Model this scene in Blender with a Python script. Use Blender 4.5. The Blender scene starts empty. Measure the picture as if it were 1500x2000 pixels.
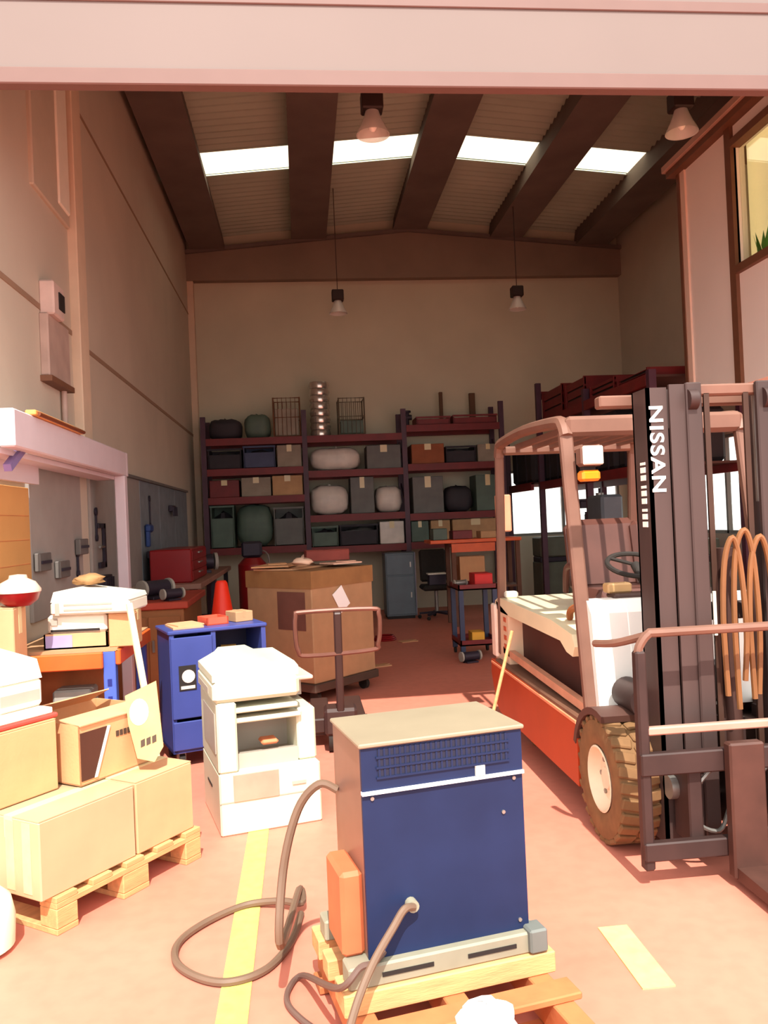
import bpy, bmesh, math, random
from mathutils import Vector, Matrix
from math import sin, cos, pi, radians, atan2, sqrt
random.seed(7)
scene = bpy.context.scene
COL = scene.collection

# ------------------------------------------------------------------ camera
F_PX, CX, CY, EYE = 1600.0, 750.0, 1000.0, 1.54
YAW, ROLL, PITCH = atan2(160, F_PX), radians(2.5), radians(0.55)
cf = Vector((sin(YAW)*cos(PITCH), cos(YAW)*cos(PITCH), sin(PITCH)))
r0 = Vector((cos(YAW), -sin(YAW), 0)); u0 = r0.cross(cf)
cr = r0*cos(ROLL) - u0*sin(ROLL); cu = u0*cos(ROLL) + r0*sin(ROLL)
CAMP = Vector((0, 0, EYE))
cam_d = bpy.data.cameras.new('camera'); cam = bpy.data.objects.new('camera', cam_d); COL.objects.link(cam)
cam_d.sensor_fit = 'HORIZONTAL'; cam_d.sensor_width = 36.0; cam_d.lens = 36.0*F_PX/1500.0
m = Matrix.Identity(4)
for i in range(3):
    m[i][0], m[i][1], m[i][2], m[i][3] = cr[i], cu[i], -cf[i], CAMP[i]
cam.matrix_world = m
scene.camera = cam

def ray(x, y): return cf*F_PX + cr*(x-CX) - cu*(y-CY)
def onz(x, y, z=0.0):
    d = ray(x, y); return CAMP + d*((z-EYE)/d.z)
def ony(x, y, Y):
    d = ray(x, y); return CAMP + d*(Y/d.y)
def onx(x, y, X):
    d = ray(x, y); return CAMP + d*(X/d.x)

# ------------------------------------------------------------------ light
w = bpy.data.worlds.new('world'); scene.world = w; w.use_nodes = True
bg = w.node_tree.nodes['Background']
bg.inputs[0].default_value = (1.0, 0.97, 0.94, 1); bg.inputs[1].default_value = 2.2
sd = bpy.data.lights.new('sun', 'SUN'); sun = bpy.data.objects.new('sun', sd); COL.objects.link(sun)
sd.energy = 6.5; sd.color = (1.0, 0.94, 0.85); sd.angle = radians(0.6)
SUN_EL, SUN_AZ = radians(54), radians(1.2)      # azimuth: a little from the right of straight behind
sdir = Vector((-sin(SUN_AZ)*cos(SUN_EL), cos(SUN_AZ)*cos(SUN_EL), -sin(SUN_EL)))
sun.rotation_euler = sdir.to_track_quat('-Z', 'Y').to_euler(); sun.location = (3, -8, 14)
vs = scene.view_settings
vs.view_transform = 'Standard'; vs.look = 'None'; vs.gamma = 1.0; vs.use_curve_mapping = False
vs.exposure = 0.36

# ------------------------------------------------------------------ materials
def lin(c): return tuple(((v/255.0)/12.92 if v <= 10 else (((v/255.0)+0.055)/1.055)**2.4) for v in c)
MATS = {}
def mat(name, rgb, rough=0.6, metal=0.0, var=0.12, scale=6.0, bump=0.0, bscale=60.0, spec=0.4, stretch=None):
    if name in MATS: return MATS[name]
    mt = bpy.data.materials.new(name); mt.use_nodes = True; MATS[name] = mt
    nt = mt.node_tree; b = nt.nodes['Principled BSDF']
    b.inputs['Roughness'].default_value = rough; b.inputs['Metallic'].default_value = metal
    b.inputs['Specular IOR Level'].default_value = spec
    c = lin(rgb)
    tc = nt.nodes.new('ShaderNodeTexCoord')
    src = tc.outputs['Object']
    if stretch:
        mp = nt.nodes.new('ShaderNodeMapping'); mp.inputs['Scale'].default_value = stretch
        nt.links.new(src, mp.inputs['Vector']); src = mp.outputs['Vector']
    if var > 0:
        n = nt.nodes.new('ShaderNodeTexNoise'); n.inputs['Scale'].default_value = scale; n.inputs['Detail'].default_value = 5
        nt.links.new(src, n.inputs['Vector'])
        rp = nt.nodes.new('ShaderNodeValToRGB')
        rp.color_ramp.elements[0].position = 0.3; rp.color_ramp.elements[1].position = 0.7
        rp.color_ramp.elements[0].color = (*[v*(1-var) for v in c], 1)
        rp.color_ramp.elements[1].color = (*[min(1, v*(1+var)) for v in c], 1)
        nt.links.new(n.outputs['Fac'], rp.inputs['Fac']); nt.links.new(rp.outputs['Color'], b.inputs['Base Color'])
    else:
        b.inputs['Base Color'].default_value = (*c, 1)
    if bump > 0:
        n2 = nt.nodes.new('ShaderNodeTexNoise'); n2.inputs['Scale'].default_value = bscale
        nt.links.new(src, n2.inputs['Vector'])
        bp = nt.nodes.new('ShaderNodeBump'); bp.inputs['Strength'].default_value = bump; bp.inputs['Distance'].default_value = 0.01
        nt.links.new(n2.outputs['Fac'], bp.inputs['Height']); nt.links.new(bp.outputs['Normal'], b.inputs['Normal'])
    return mt
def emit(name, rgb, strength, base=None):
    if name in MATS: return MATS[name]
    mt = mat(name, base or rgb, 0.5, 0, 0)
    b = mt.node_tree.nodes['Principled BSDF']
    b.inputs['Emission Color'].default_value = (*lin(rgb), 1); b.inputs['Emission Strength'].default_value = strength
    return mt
def glass(name, tint=(0.9, 0.92, 0.9), gloss=0.12, rough=0.02):
    mt = bpy.data.materials.new(name); mt.use_nodes = True; MATS[name] = mt
    nt = mt.node_tree; nt.nodes.clear()
    o = nt.nodes.new('ShaderNodeOutputMaterial'); mx = nt.nodes.new('ShaderNodeMixShader')
    t = nt.nodes.new('ShaderNodeBsdfTransparent'); t.inputs[0].default_value = (*tint, 1)
    g = nt.nodes.new('ShaderNodeBsdfGlossy'); g.inputs['Roughness'].default_value = rough
    mx.inputs[0].default_value = gloss
    nt.links.new(t.outputs[0], mx.inputs[1]); nt.links.new(g.outputs[0], mx.inputs[2]); nt.links.new(mx.outputs[0], o.inputs[0])
    return mt

def floor_material():
    mt = mat('floor_concrete', (196, 138, 112), 0.55, 0, 0)
    nt = mt.node_tree; b = nt.nodes['Principled BSDF']
    tc = nt.nodes.new('ShaderNodeTexCoord')
    n1 = nt.nodes.new('ShaderNodeTexNoise'); n1.inputs['Scale'].default_value = 0.9; n1.inputs['Detail'].default_value = 8
    n2 = nt.nodes.new('ShaderNodeTexNoise'); n2.inputs['Scale'].default_value = 14; n2.inputs['Detail'].default_value = 6
    nt.links.new(tc.outputs['Object'], n1.inputs['Vector']); nt.links.new(tc.outputs['Object'], n2.inputs['Vector'])
    r1 = nt.nodes.new('ShaderNodeValToRGB'); r1.color_ramp.elements[0].position = .3; r1.color_ramp.elements[1].position = .7
    r1.color_ramp.elements[0].color = (*lin((200, 116, 95)), 1); r1.color_ramp.elements[1].color = (*lin((210, 128, 108)), 1)
    mx = nt.nodes.new('ShaderNodeMixRGB'); mx.blend_type = 'MULTIPLY'; mx.inputs[0].default_value = 0.2
    r2 = nt.nodes.new('ShaderNodeValToRGB'); r2.color_ramp.elements[0].position = .35; r2.color_ramp.elements[1].position = .6
    r2.color_ramp.elements[0].color = (.62, .6, .6, 1); r2.color_ramp.elements[1].color = (1, 1, 1, 1)
    nt.links.new(n1.outputs['Fac'], r1.inputs[0]); nt.links.new(n2.outputs['Fac'], r2.inputs[0])
    nt.links.new(r1.outputs[0], mx.inputs[1]); nt.links.new(r2.outputs[0], mx.inputs[2])
    nt.links.new(mx.outputs[0], b.inputs['Base Color'])
    return mt
M_floor = floor_material()
M_wall = mat('wall_paint', (198, 186, 168), 0.8, 0, 0.05, 1.5, 0.1, 30)
M_wallback = mat('back_wall_paint', (198, 190, 166), 0.85, 0, 0.06, 1.2)
M_gable = mat('gable_beam_concrete', (138, 120, 104), 0.85, 0, 0.08, 2)
M_facade = mat('facade_paint', (113, 101, 96), 0.7, 0, 0.03, 1.0)
M_beam = mat('roof_beam_concrete', (112, 98, 90), 0.85, 0, 0.12, 2)
M_sheet = mat('roof_sheet', (172, 178, 158), 0.7, 0, 0.08, 1.2)
M_sky = emit('skylight_panel', (255, 246, 214), 1.4)
M_trimbrown = mat('brown_trim', (112, 74, 52), 0.6, 0, 0.1)
M_office = mat('office_panel', (248, 240, 230), 0.7, 0, 0.03, 1)
M_cream = mat('cream_blind', (240, 222, 176), 0.8, 0, 0.03)
M_white = mat('white_enamel', (235, 228, 210), 0.35, 0, 0.03)
M_copier = mat('copier_plastic', (196, 196, 172), 0.45, 0, 0.03)
M_copgrey = mat('copier_grey', (166, 158, 146), 0.5, 0, 0.05)
M_dark = mat('dark_void', (34, 28, 26), 0.7, 0, 0.1)
M_black = mat('black_rubber', (40, 34, 30), 0.8, 0, 0.15, 20)
M_red = mat('forklift_red', (166, 57, 18), 0.5, 0, 0.08, 4)
M_mast = mat('mast_paint', (64, 49, 46), 0.5, 0.1, 0.22, 5, stretch=(1, 1, 0.2))
M_carr = mat('carriage_paint', (52, 34, 31), 0.55, 0.1, 0.2, 8)
M_guard = mat('guard_paint', (116, 82, 68), 0.5, 0.1, 0.12, 6)
M_tire = mat('tyre_rubber', (116, 84, 52), 0.85, 0, 0.18, 14)
M_rim = mat('rim_paint', (226, 208, 180), 0.5, 0, 0.1)
M_seat = mat('seat_vinyl', (84, 50, 42), 0.45, 0, 0.12)
M_hose = mat('hydraulic_hose', (122, 80, 46), 0.5, 0, 0.15)
M_steel = mat('worn_steel', (150, 146, 140), 0.4, 0.7, 0.15)
M_chblue = mat('charger_blue', (26, 38, 70), 0.5, 0, 0.12, 5, spec=0.2)
M_chtop = mat('charger_top', (138, 126, 105), 0.45, 0, 0.06)
M_chside = mat('charger_side', (126, 96, 84), 0.35, 0.2, 0.1)
M_grey = mat('grey_steel', (138, 134, 116), 0.6, 0.1, 0.12)
M_cable = mat('grey_cable', (104, 82, 66), 0.6, 0, 0.1)
M_cab = mat('cabinet_blue', (57, 69, 134), 0.4, 0, 0.06)
M_rackred = mat('rack_red', (112, 24, 24), 0.5, 0, 0.15)
M_rackblue = mat('rack_upright', (74, 42, 58), 0.5, 0, 0.15)
M_bblue = mat('bench_blue', (74, 98, 186), 0.45, 0, 0.1)
M_borange = mat('bench_orange', (222, 92, 36), 0.45, 0, 0.1)
M_card = mat('cardboard', (202, 150, 106), 0.85, 0, 0.05, 9, 0.08, 80)
M_card2 = mat('cardboard_pale', (204, 154, 114), 0.85, 0, 0.05, 9)
M_card3 = mat('cardboard_brown', (172, 134, 98), 0.85, 0, 0.07, 9)
M_tape = mat('packing_tape', (222, 200, 150), 0.3, 0, 0.03)
M_wrap = mat('cardboard_wrapped', (182, 156, 122), 0.4, 0, 0.08, 3)
M_wood = mat('pallet_wood', (204, 150, 100), 0.8, 0, 0.16, 6, 0.15, 30, stretch=(1, 6, 6))
M_wood2 = mat('orange_wood', (178, 104, 62), 0.8, 0, 0.16, 6, 0.15, 30)
M_lilac = mat('frame_lilac', (206, 190, 196), 0.5, 0, 0.03)
M_peg = mat('pegboard_grey', (150, 142, 136), 0.7, 0, 0.05)
M_tan = mat('tan_board', (196, 142, 84), 0.8, 0, 0.06, 3)
M_tool = mat('tool_dark', (52, 44, 56), 0.5, 0.3, 0.1)
M_toolblue = mat('tool_blue', (48, 72, 128), 0.5, 0.1, 0.1)
M_yellow = mat('floor_line_paint', (222, 196, 96), 0.6, 0, 0.12, 20)
M_yellow2 = mat('worn_line_paint', (236, 196, 120), 0.6, 0, 0.12, 20)
M_glass = glass('window_glass')
M_lampglass = mat('lamp_glass', (228, 224, 216), .2, 0, 0)
M_lampglass.node_tree.nodes['Principled BSDF'].inputs['Alpha'].default_value = 0.55
M_print = mat('dark_print', (70, 52, 40), 0.7, 0, 0)
M_amber = mat('amber_lens', (236, 140, 30), 0.3, 0, 0.03)
M_crimson = mat('crimson_plastic', (140, 16, 22), 0.35, 0, 0.05)
M_cabgrey = mat('cabinet_grey_blue', (92, 104, 112), 0.5, 0.1, 0.08)
M_green = mat('tarp_green', (58, 62, 46), 0.8, 0, 0.2)
M_leaf = mat('plant_leaf', (70, 140, 44), 0.6, 0, 0.15)

# ------------------------------------------------------------------ mesh builder
class MB:
    def __init__(s): s.v = []; s.f = []
    def add(s, vs, fs):
        o = len(s.v); s.v += [Vector(p) for p in vs]; s.f += [tuple(i+o for i in f) for f in fs]; return s
    def box(s, c, d, rot=None, ch=0.0):
        hx, hy, hz = d[0]/2, d[1]/2, d[2]/2
        R = rot if isinstance(rot, Matrix) else (Matrix.Rotation(rot, 3, 'Z') if rot else Matrix.Identity(3))
        c = Vector(c); ch = min(ch, hx*.9, hy*.9, hz*.9)
        if ch <= 0:
            vs = [Vector((x*hx, y*hy, z*hz)) for x in (-1, 1) for y in (-1, 1) for z in (-1, 1)]
            fs = [(0, 1, 3, 2), (4, 6, 7, 5), (0, 4, 5, 1), (2, 3, 7, 6), (0, 2, 6, 4), (1, 5, 7, 3)]
        else:
            vs, ix = [], {}
            for x in (-1, 1):
                for y in (-1, 1):
                    for z in (-1, 1):
                        for a in range(3):
                            h = [hx-ch, hy-ch, hz-ch]; h[a] += ch
                            ix[(x, y, z, a)] = len(vs); vs.append(Vector((x*h[0], y*h[1], z*h[2])))
            fs = []
            sg = [(-1, -1), (1, -1), (1, 1), (-1, 1)]
            def key(a, sa, b, sb, c_, sc, k):
                t = [0, 0, 0]; t[a] = sa; t[b] = sb; t[c_] = sc; return ix[(t[0], t[1], t[2], k)]
            for a in range(3):
                b, c_ = (a+1) % 3, (a+2) % 3
                for sa in (-1, 1):
                    fs.append(tuple(key(a, sa, b, p, c_, q, a) for p, q in sg))
                for sb in (-1, 1):
                    for sc in (-1, 1):
                        fs.append((key(a, -1, b, sb, c_, sc, b), key(a, 1, b, sb, c_, sc, b), key(a, 1, b, sb, c_, sc, c_), key(a, -1, b, sb, c_, sc, c_)))
            for x in (-1, 1):
                for y in (-1, 1):
                    for z in (-1, 1): fs.append((ix[(x, y, z, 0)], ix[(x, y, z, 1)], ix[(x, y, z, 2)]))
        return s.add([R @ p + c for p in vs], fs)
    def bb(s, lo, hi, ch=0.0):
        return s.box([(a+b)/2 for a, b in zip(lo, hi)], [abs(b-a) for a, b in zip(lo, hi)], None, ch)
    def bar(s, p0, p1, wd, ht, ch=0.0, up=(0, 0, 1)):
        p0, p1 = Vector(p0), Vector(p1); d = p1-p0; L = d.length; y = d/L
        upv = Vector(up)
        if abs(y.dot(upv)) > .98: upv = Vector((1, 0, 0))
        x = y.cross(upv).normalized(); z = x.cross(y)
        R = Matrix((x, y, z)).transposed()
        return s.box((p0+p1)/2, (wd, L, ht), R, ch)
    def cyl(s, p0, p1, r0, r1=None, n=16, caps=True):
        p0, p1 = Vector(p0), Vector(p1); r1 = r0 if r1 is None else r1
        d = (p1-p0).normalized(); a = d.cross(Vector((0, 0, 1)) if abs(d.z) < .95 else Vector((1, 0, 0))).normalized(); b = d.cross(a)
        vs = [p0+(a*cos(t)+b*sin(t))*r0 for t in [2*pi*i/n for i in range(n)]]+[p1+(a*cos(t)+b*sin(t))*r1 for t in [2*pi*i/n for i in range(n)]]
        fs = [(i, (i+1) % n, n+(i+1) % n, n+i) for i in range(n)]
        if caps: fs += [tuple(range(n))[::-1], tuple(range(n, 2*n))]
        return s.add(vs, fs)
    def tube(s, pts, r, n=8, sub=4, closed=False):
        P = [Vector(p) for p in pts]; Q = []
        m_ = len(P)
        if sub > 1:
            for i in range(m_ if closed else m_-1):
                g = lambda k: P[k % m_] if closed else P[max(0, min(m_-1, k))]
                a, b, c, d = g(i-1), g(i), g(i+1), g(i+2)
                for j in range(sub):
                    t = j/sub
                    Q.append(0.5*((2*b)+(c-a)*t+(2*a-5*b+4*c-d)*t*t+(3*b-a-3*c+d)*t**3))
            if not closed: Q.append(P[-1])
        else: Q = P
        k = len(Q); vs = []; fs = []; prev = None
        for i, p in enumerate(Q):
            t = ((Q[(i+1) % k] if (closed or i < k-1) else p)-(Q[i-1] if (closed or i > 0) else p))
            t = t.normalized() if t.length > 1e-9 else Vector((0, 0, 1))
            a = (prev - t*prev.dot(t)) if prev is not None else (t.cross(Vector((0, 0, 1))) if abs(t.z) < .95 else t.cross(Vector((1, 0, 0))))
            a.normalize(); prev = a; b = t.cross(a)
            vs += [p+(a*cos(2*pi*j/n)+b*sin(2*pi*j/n))*r for j in range(n)]
        for i in range(k if closed else k-1):
            i2 = (i+1) % k
            fs += [(i*n+j, i*n+(j+1) % n, i2*n+(j+1) % n, i2*n+j) for j in range(n)]
        if not closed: fs += [tuple(range(n))[::-1], tuple(range((k-1)*n, k*n))]
        return s.add(vs, fs)
    def lathe(s, prof, c=(0, 0, 0), n=24, axis='z'):
        c = Vector(c); vs = []; k = len(prof)
        for i in range(n):
            t = 2*pi*i/n
            for r, h in prof:
                p = (r*cos(t), r*sin(t), h)
                if axis == 'x': p = (h, r*cos(t), r*sin(t))
                if axis == 'y': p = (r*cos(t), h, r*sin(t))
                vs.append(c+Vector(p))
        fs = [(i*k+j, ((i+1) % n)*k+j, ((i+1) % n)*k+j+1, i*k+j+1) for i in range(n) for j in range(k-1)]
        return s.add(vs, fs)
    def prism(s, poly, plane, lo, hi):
        def P(a, b, h): return {'xz': (a, h, b), 'yz': (h, a, b), 'xy': (a, b, h)}[plane]
        n = len(poly)
        vs = [P(a, b, lo) for a, b in poly]+[P(a, b, hi) for a, b in poly]
        fs = [tuple(range(n))[::-1], tuple(range(n, 2*n))]+[(i, (i+1) % n, n+(i+1) % n, n+i) for i in range(n)]
        return s.add(vs, fs)
    def sph(s, c, r, n=14, k=8, jit=0.0, flat=None):
        c = Vector(c); r = (r, r, r) if not hasattr(r, '__len__') else r
        vs = []
        for i in range(k+1):
            ph = pi*i/k
            for j in range(n):
                th = 2*pi*j/n; q = 1+random.uniform(-jit, jit)
                z = cos(ph)*r[2]*q
                if flat is not None: z = max(z, flat)
                vs.append(c+Vector((sin(ph)*cos(th)*r[0]*q, sin(ph)*sin(th)*r[1]*q, z)))
        fs = [(i*n+j, i*n+(j+1) % n, (i+1)*n+(j+1) % n, (i+1)*n+j) for i in range(k) for j in range(n)]
        return s.add(vs, fs)
    def build(s, name, mt, parent=None, ang=35):
        bm = bmesh.new()
        vv = [bm.verts.new(p) for p in s.v]
        for f in s.f:
            try: bm.faces.new([vv[i] for i in f])
            except ValueError: pass
        bmesh.ops.remove_doubles(bm, verts=bm.verts, dist=1e-6)
        bmesh.ops.dissolve_degenerate(bm, edges=bm.edges, dist=1e-6)
        bmesh.ops.recalc_face_normals(bm, faces=bm.faces)
        for f in bm.faces: f.smooth = True
        for e in bm.edges:
            e.smooth = len(e.link_faces) == 2 and e.calc_face_angle(3.0) < radians(ang)
        me = bpy.data.meshes.new(name); bm.to_mesh(me); bm.free()
        me.materials.append(mt)
        o = bpy.data.objects.new(name, me); COL.objects.link(o)
        if parent: o.parent = parent
        return o
def tag(o, label, cat, group=None):
    o['label'] = label; o['category'] = cat
    if group: o['group'] = group
    return o
def thing(name, label, cat, loc=(0, 0, 0), rz=0.0, group=None):
    o = bpy.data.objects.new(name, None); COL.objects.link(o)
    o.empty_display_size = 0.1; o.location = loc; o.rotation_euler = (0, 0, rz)
    return tag(o, label, cat, group)
def struct(o, label=None):
    o['kind'] = 'structure'
    if label: o['label'] = label
    return o
def copy_tree(o, parent=None):
    c = o.copy(); COL.objects.link(c)
    if parent: c.parent = parent
    for ch in list(o.children): copy_tree(ch, c)
    return c
def text_mesh(name, body, size, mt, parent, matrix, bold=0.0):
    cu_ = bpy.data.curves.new(name, 'FONT'); cu_.body = body; cu_.size = size; cu_.extrude = 0.001; cu_.offset = bold; cu_.space_character = 1.14
    cu_.align_x = 'LEFT'
    tmp = bpy.data.objects.new(name, cu_); COL.objects.link(tmp)
    dg = bpy.context.evaluated_depsgraph_get()
    me = bpy.data.meshes.new_from_object(tmp.evaluated_get(dg))
    bpy.data.objects.remove(tmp)
    me.transform(matrix); me.materials.clear(); me.materials.append(mt)
    o = bpy.data.objects.new(name, me); COL.objects.link(o)
    if parent: o.parent = parent
    return o

# ------------------------------------------------------------------ setting
XL, XR, YB, YF = -1.75, 5.75, 14.0, 4.35
LINT = 3.84
def gab(x): return 6.15 + 0.34*(1-abs(x-2.0)/3.75)
o = MB().bb((-14, -14, -0.2), (16, 26, 0)).build('floor', M_floor); struct(o, 'ochre pink concrete floor running out of the doorway')
# left wall
o = MB().bb((XL-.2, YF, 0), (XL, YB+.2, 6.9)).build('wall_left', M_wall); struct(o)
wl = o
MB().bb((XL-.01, YF+.05, 3.1), (XL+.006, 6.7, 3.14)).build('panel_joint', mat('joint_brown', (150, 122, 100), .8, 0, .05), wl)  # panel joints are thin strips, browner than the wall paint
MB().bb((XL-.01, 6.95, 3.06), (XL+.006, YB, 3.10)).build('panel_joint', MATS['joint_brown'], wl)
MB().bb((XL-.01, YF+.05, 5.1), (XL+.006, YB, 5.13)).build('panel_joint', MATS['joint_brown'], wl)
struct(MB().bb((XL-.01, 6.66, 2.14), (XL+.07, 6.92, 6.2), .008).build('trim_1', mat('pilaster_paint', (214, 190, 164), .75, 0, .04)), 'cream pilaster on the left wall')
struct(MB().bb((XL-.01, 13.87, 0), (XL+.10, 13.99, 6.1), .008).build('trim_2', MATS['pilaster_paint']), 'cream pilaster in the back left corner')
p = MB(); p.bb((XL-.02, 5.75, 3.93), (XL+.03, 6.63, 5.9), .01)
wf = p.build('high_panel', mat('high_panel_paint', (192, 176, 156), .6, 0, .04), wl)
MB().bb((XL+.0, 6.32, 4.02), (XL+.045, 6.6, 5.85), .01).build('panel_strip', mat('pale_strip', (232, 222, 204), .6, 0, .03), wl)
# right wall with a long window opening
WY0, WY1, WZ0, WZ1 = 8.6, 13.8, 1.15, 2.5
p = MB()
p.bb((XR, YF, 0), (XR+.2, YB+.2, WZ0)); p.bb((XR, YF, WZ1), (XR+.2, YB+.2, 6.9))
p.bb((XR, YF, WZ0), (XR+.2, WY0, WZ1)); p.bb((XR, WY1, WZ0), (XR+.2, YB+.2, WZ1))
wr = struct(p.build('wall_right', M_wall))
# back wall with a window at its right end
BX0, BX1, BZ0, BZ1 = 3.55, 5.6, 1.15, 2.3
p = MB()
p.bb((XL-.2, YB, 0), (XR+.2, YB+.2, BZ0)); p.bb((XL-.2, YB, BZ1), (XR+.2, YB+.2, 6.9))
p.bb((XL-.2, YB, BZ0), (BX0, YB+.2, BZ1)); p.bb((BX1, YB, BZ0), (XR+.2, YB+.2, BZ1))
wb = struct(p.build('wall_back', M_wallback))
p = MB(); zs = 5.66
p.prism([(XL, zs), (XR, zs), (XR, gab(XR)), (2.0, gab(2.0)), (XL, gab(XL))], 'xz', YB-.16, YB+.02)
p.build('gable_beam', M_gable, wb)
MB().prism([(XL, gab(XL)-.05), (2, gab(2)-.05), (XR, gab(XR)-.05), (XR, gab(XR)+.01), (2, gab(2)+.01), (XL, gab(XL)+.01)], 'xz', YB-.22, YB-.15).build('gable_ledge', M_beam, wb)
def window(name, ax, lo, hi, n, frame_mat):
    """glazed window with mullions; ax = 'x' lies in a wall of constant x, 'y' of constant y"""
    (a0, z0), (a1, z1), w0 = lo, hi, (XR+.06 if ax == 'x' else YB+.06)
    def bb(mb, a, b, c, d, t0, t1):
        if ax == 'x': mb.bb((w0+t0, a, c), (w0+t1, b, d))
        else: mb.bb((a, w0+t0, c), (b, w0+t1, d))
    fr = MB(); t = .045
    bb(fr, a0, a1, z0, z0+t, -.03, .03); bb(fr, a0, a1, z1-t, z1, -.03, .03)
    bb(fr, a0, a0+t, z0, z1, -.03, .03); bb(fr, a1-t, a1, z0, z1, -.03, .03)
    wo = struct(fr.build(name, frame_mat))
    for i in range(n):
        u0_, u1_ = a0+(a1-a0)*i/n, a0+(a1-a0)*(i+1)/n
        g = MB(); bb(g, u0_+.02, u1_-.02, z0+.02, z1-.02, -.004, .004); g.build('pane', M_glass, wo)
        if i:
            g = MB(); bb(g, u0_-.025, u0_+.025, z0, z1, -.03, .03); g.build('mullion', frame_mat, wo)
    return wo
M_winframe = mat('window_frame_grey', (128, 128, 122), 0.5, 0, .05)
window('window_1', 'x', (WY0, WZ0), (WY1, WZ1), 5, M_winframe)
window('window_2', 'y', (BX0, BZ0), (BX1, BZ1), 2, M_winframe)
# front wall: jambs and the deep header above the open door
p = MB()
p.bb((-9, YF-.2, 0), (XL-.35, YF, 7.2)); p.bb((5.75, YF-.2, 0), (12, YF, 7.2)); p.bb((XL-.36, YF-.06, LINT), (5.76, YF, 7.2))
wfr = struct(p.build('wall_front', M_facade), 'pale pink painted front wall above the open doorway')
MB().bb((XL-.34, YF-.075, LINT-.012), (5.74, YF+.0, LINT+.075), .006).build('door_header_edge', mat('header_edge', (108, 84, 78), .6, 0, .03), wfr)
MB().bb((XL-.34, YF-.07, LINT+.42), (5.74, YF-.06, LINT+.48), .006).build('door_guide_rail', MATS['header_edge'], wfr)
MB().bb((XL-.36, YF, 0), (XL-.18, YF+.02, 4.2)).build('jamb_return', M_wall, wfr)
# roof: corrugated sheets, skylights and the five long beams
SKY0, SKY1 = 10.92, 11.58
def corrugated(y0, y1):
    s = MB(); n = int((y1-y0)/.16*6); xs = [XL-.2, 2.0, XR+.2]
    vs = []
    for i in range(n+1):
        y = y0+(y1-y0)*i/n; dz = .036*cos(2*pi*(y/.16))
        for x in xs: vs.append((x, y, gab(x)+.27+dz))
    s.add(vs, [(i*3+j, i*3+j+1, (i+1)*3+j+1, (i+1)*3+j) for i in range(n) for j in range(2)])
    return s
cl = struct(corrugated(YF-.2, SKY0).build('ceiling', M_sheet), 'corrugated roof sheets between concrete beams')
corrugated(SKY1, YB+.2).build('roof_sheet', M_sheet, cl)
roof_cap = MB().prism([(XL-.3, gab(XL)+.36), (2, gab(2)+.36), (XR+.3, gab(XR)+.36), (XR+.3, gab(XR)+.4), (2, gab(2)+.4), (XL-.3, gab(XL)+.4)], 'xz', YF-.3, SKY0-.02)
roof_cap.prism([(XL-.3, gab(XL)+.36), (2, gab(2)+.36), (XR+.3, gab(XR)+.36), (XR+.3, gab(XR)+.4), (2, gab(2)+.4), (XL-.3, gab(XL)+.4)], 'xz', SKY1+.02, YB+.3)
roof_cap.build('roof_cladding', M_sheet, cl)
BEAMS = [-1.38, 0.31, 2.03, 3.70, 5.22]
for i, bx in enumerate(BEAMS):
    p = MB(); wdt = .29
    p.prism([(bx-wdt, gab(bx)-.02), (bx+wdt, gab(bx)-.02), (bx+wdt-.05, gab(bx)+.3), (bx-wdt+.05, gab(bx)+.3)], 'xz', YF-.1, YB-.1)
    p.build('roof_beam', M_beam, cl)
for i in range(4):
    a, b = BEAMS[i]+.2, BEAMS[i+1]-.2
    p = MB()
    if a < 2 < b: prof = [(a, gab(a)+.27), (2, gab(2)+.27), (b, gab(b)+.27), (b, gab(b)+.29), (2, gab(2)+.29), (a, gab(a)+.29)]
    else: prof = [(a, gab(a)+.27), (b, gab(b)+.27), (b, gab(b)+.29), (a, gab(a)+.29)]
    p.prism(prof, 'xz', SKY0, SKY1)
    struct(p.build('window_%d' % (3+i), M_sky), 'glowing translucent skylight between two roof beams')
for a, b in ((XL-.2, BEAMS[0]+.2), (BEAMS[4]-.2, XR+.2)):
    MB().prism([(a, gab(a)+.27), (b, gab(b)+.27), (b, gab(b)+.3), (a, gab(a)+.3)], 'xz', SKY0, SKY1).build('roof_sheet', M_sheet, cl)
for i in (1, 2, 3):
    bx = BEAMS[i]; a, b = bx-.21, bx+.21
    MB().prism([(a, gab(a)+.27), (b, gab(b)+.27), (b, gab(b)+.3), (a, gab(a)+.3)], 'xz', SKY0, SKY1).build('roof_sheet', M_sheet, cl)
# painted floor lines
MB().bb((-.335, 0.6, .0), (-.235, 4.7, .004)).build('floor_line', M_yellow, bpy.data.objects['floor'])
MB().bb((1.02, 2.55, .0), (1.13, 2.95, .004)).build('floor_line', M_yellow2, bpy.data.objects['floor'])

# raised office on the right
OX, OY0, OY1, OZ0, OZ1 = 4.0, YF+.03, 8.02, 2.62, 5.02
p = MB()
WW0, WW1, WV0, WV1 = 4.7, 6.98, 3.66, 4.76     # office window opening
p.bb((OX, OY0, OZ0), (OX+.1, OY1, WV0)); p.bb((OX, OY0, WV1), (OX+.1, OY1, OZ1))
p.bb((OX, WW1, WV0), (OX+.1, OY1, WV1)); p.bb((OX, OY0, WV0), (OX+.1, WW0, WV1))
p.bb((OX+.1, OY1-.1, OZ0), (XR, OY1, OZ1)); p.bb((OX+.1, OY0, OZ0), (XR, OY1-.1, OZ0+.12)); p.bb((OX+.1, OY0, OZ0+.12), (XR, OY0+.08, OZ1))
off = struct(p.build('wall_office', M_office), 'pale pink panelled wall of the raised office')
MB().bb((OX-.13, OY0, OZ1-.01), (XR, OY1+.14, OZ1+.06), .006).build('office_roof', mat('office_roof_edge', (188, 150, 132), .6, 0, .04), off)
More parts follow.
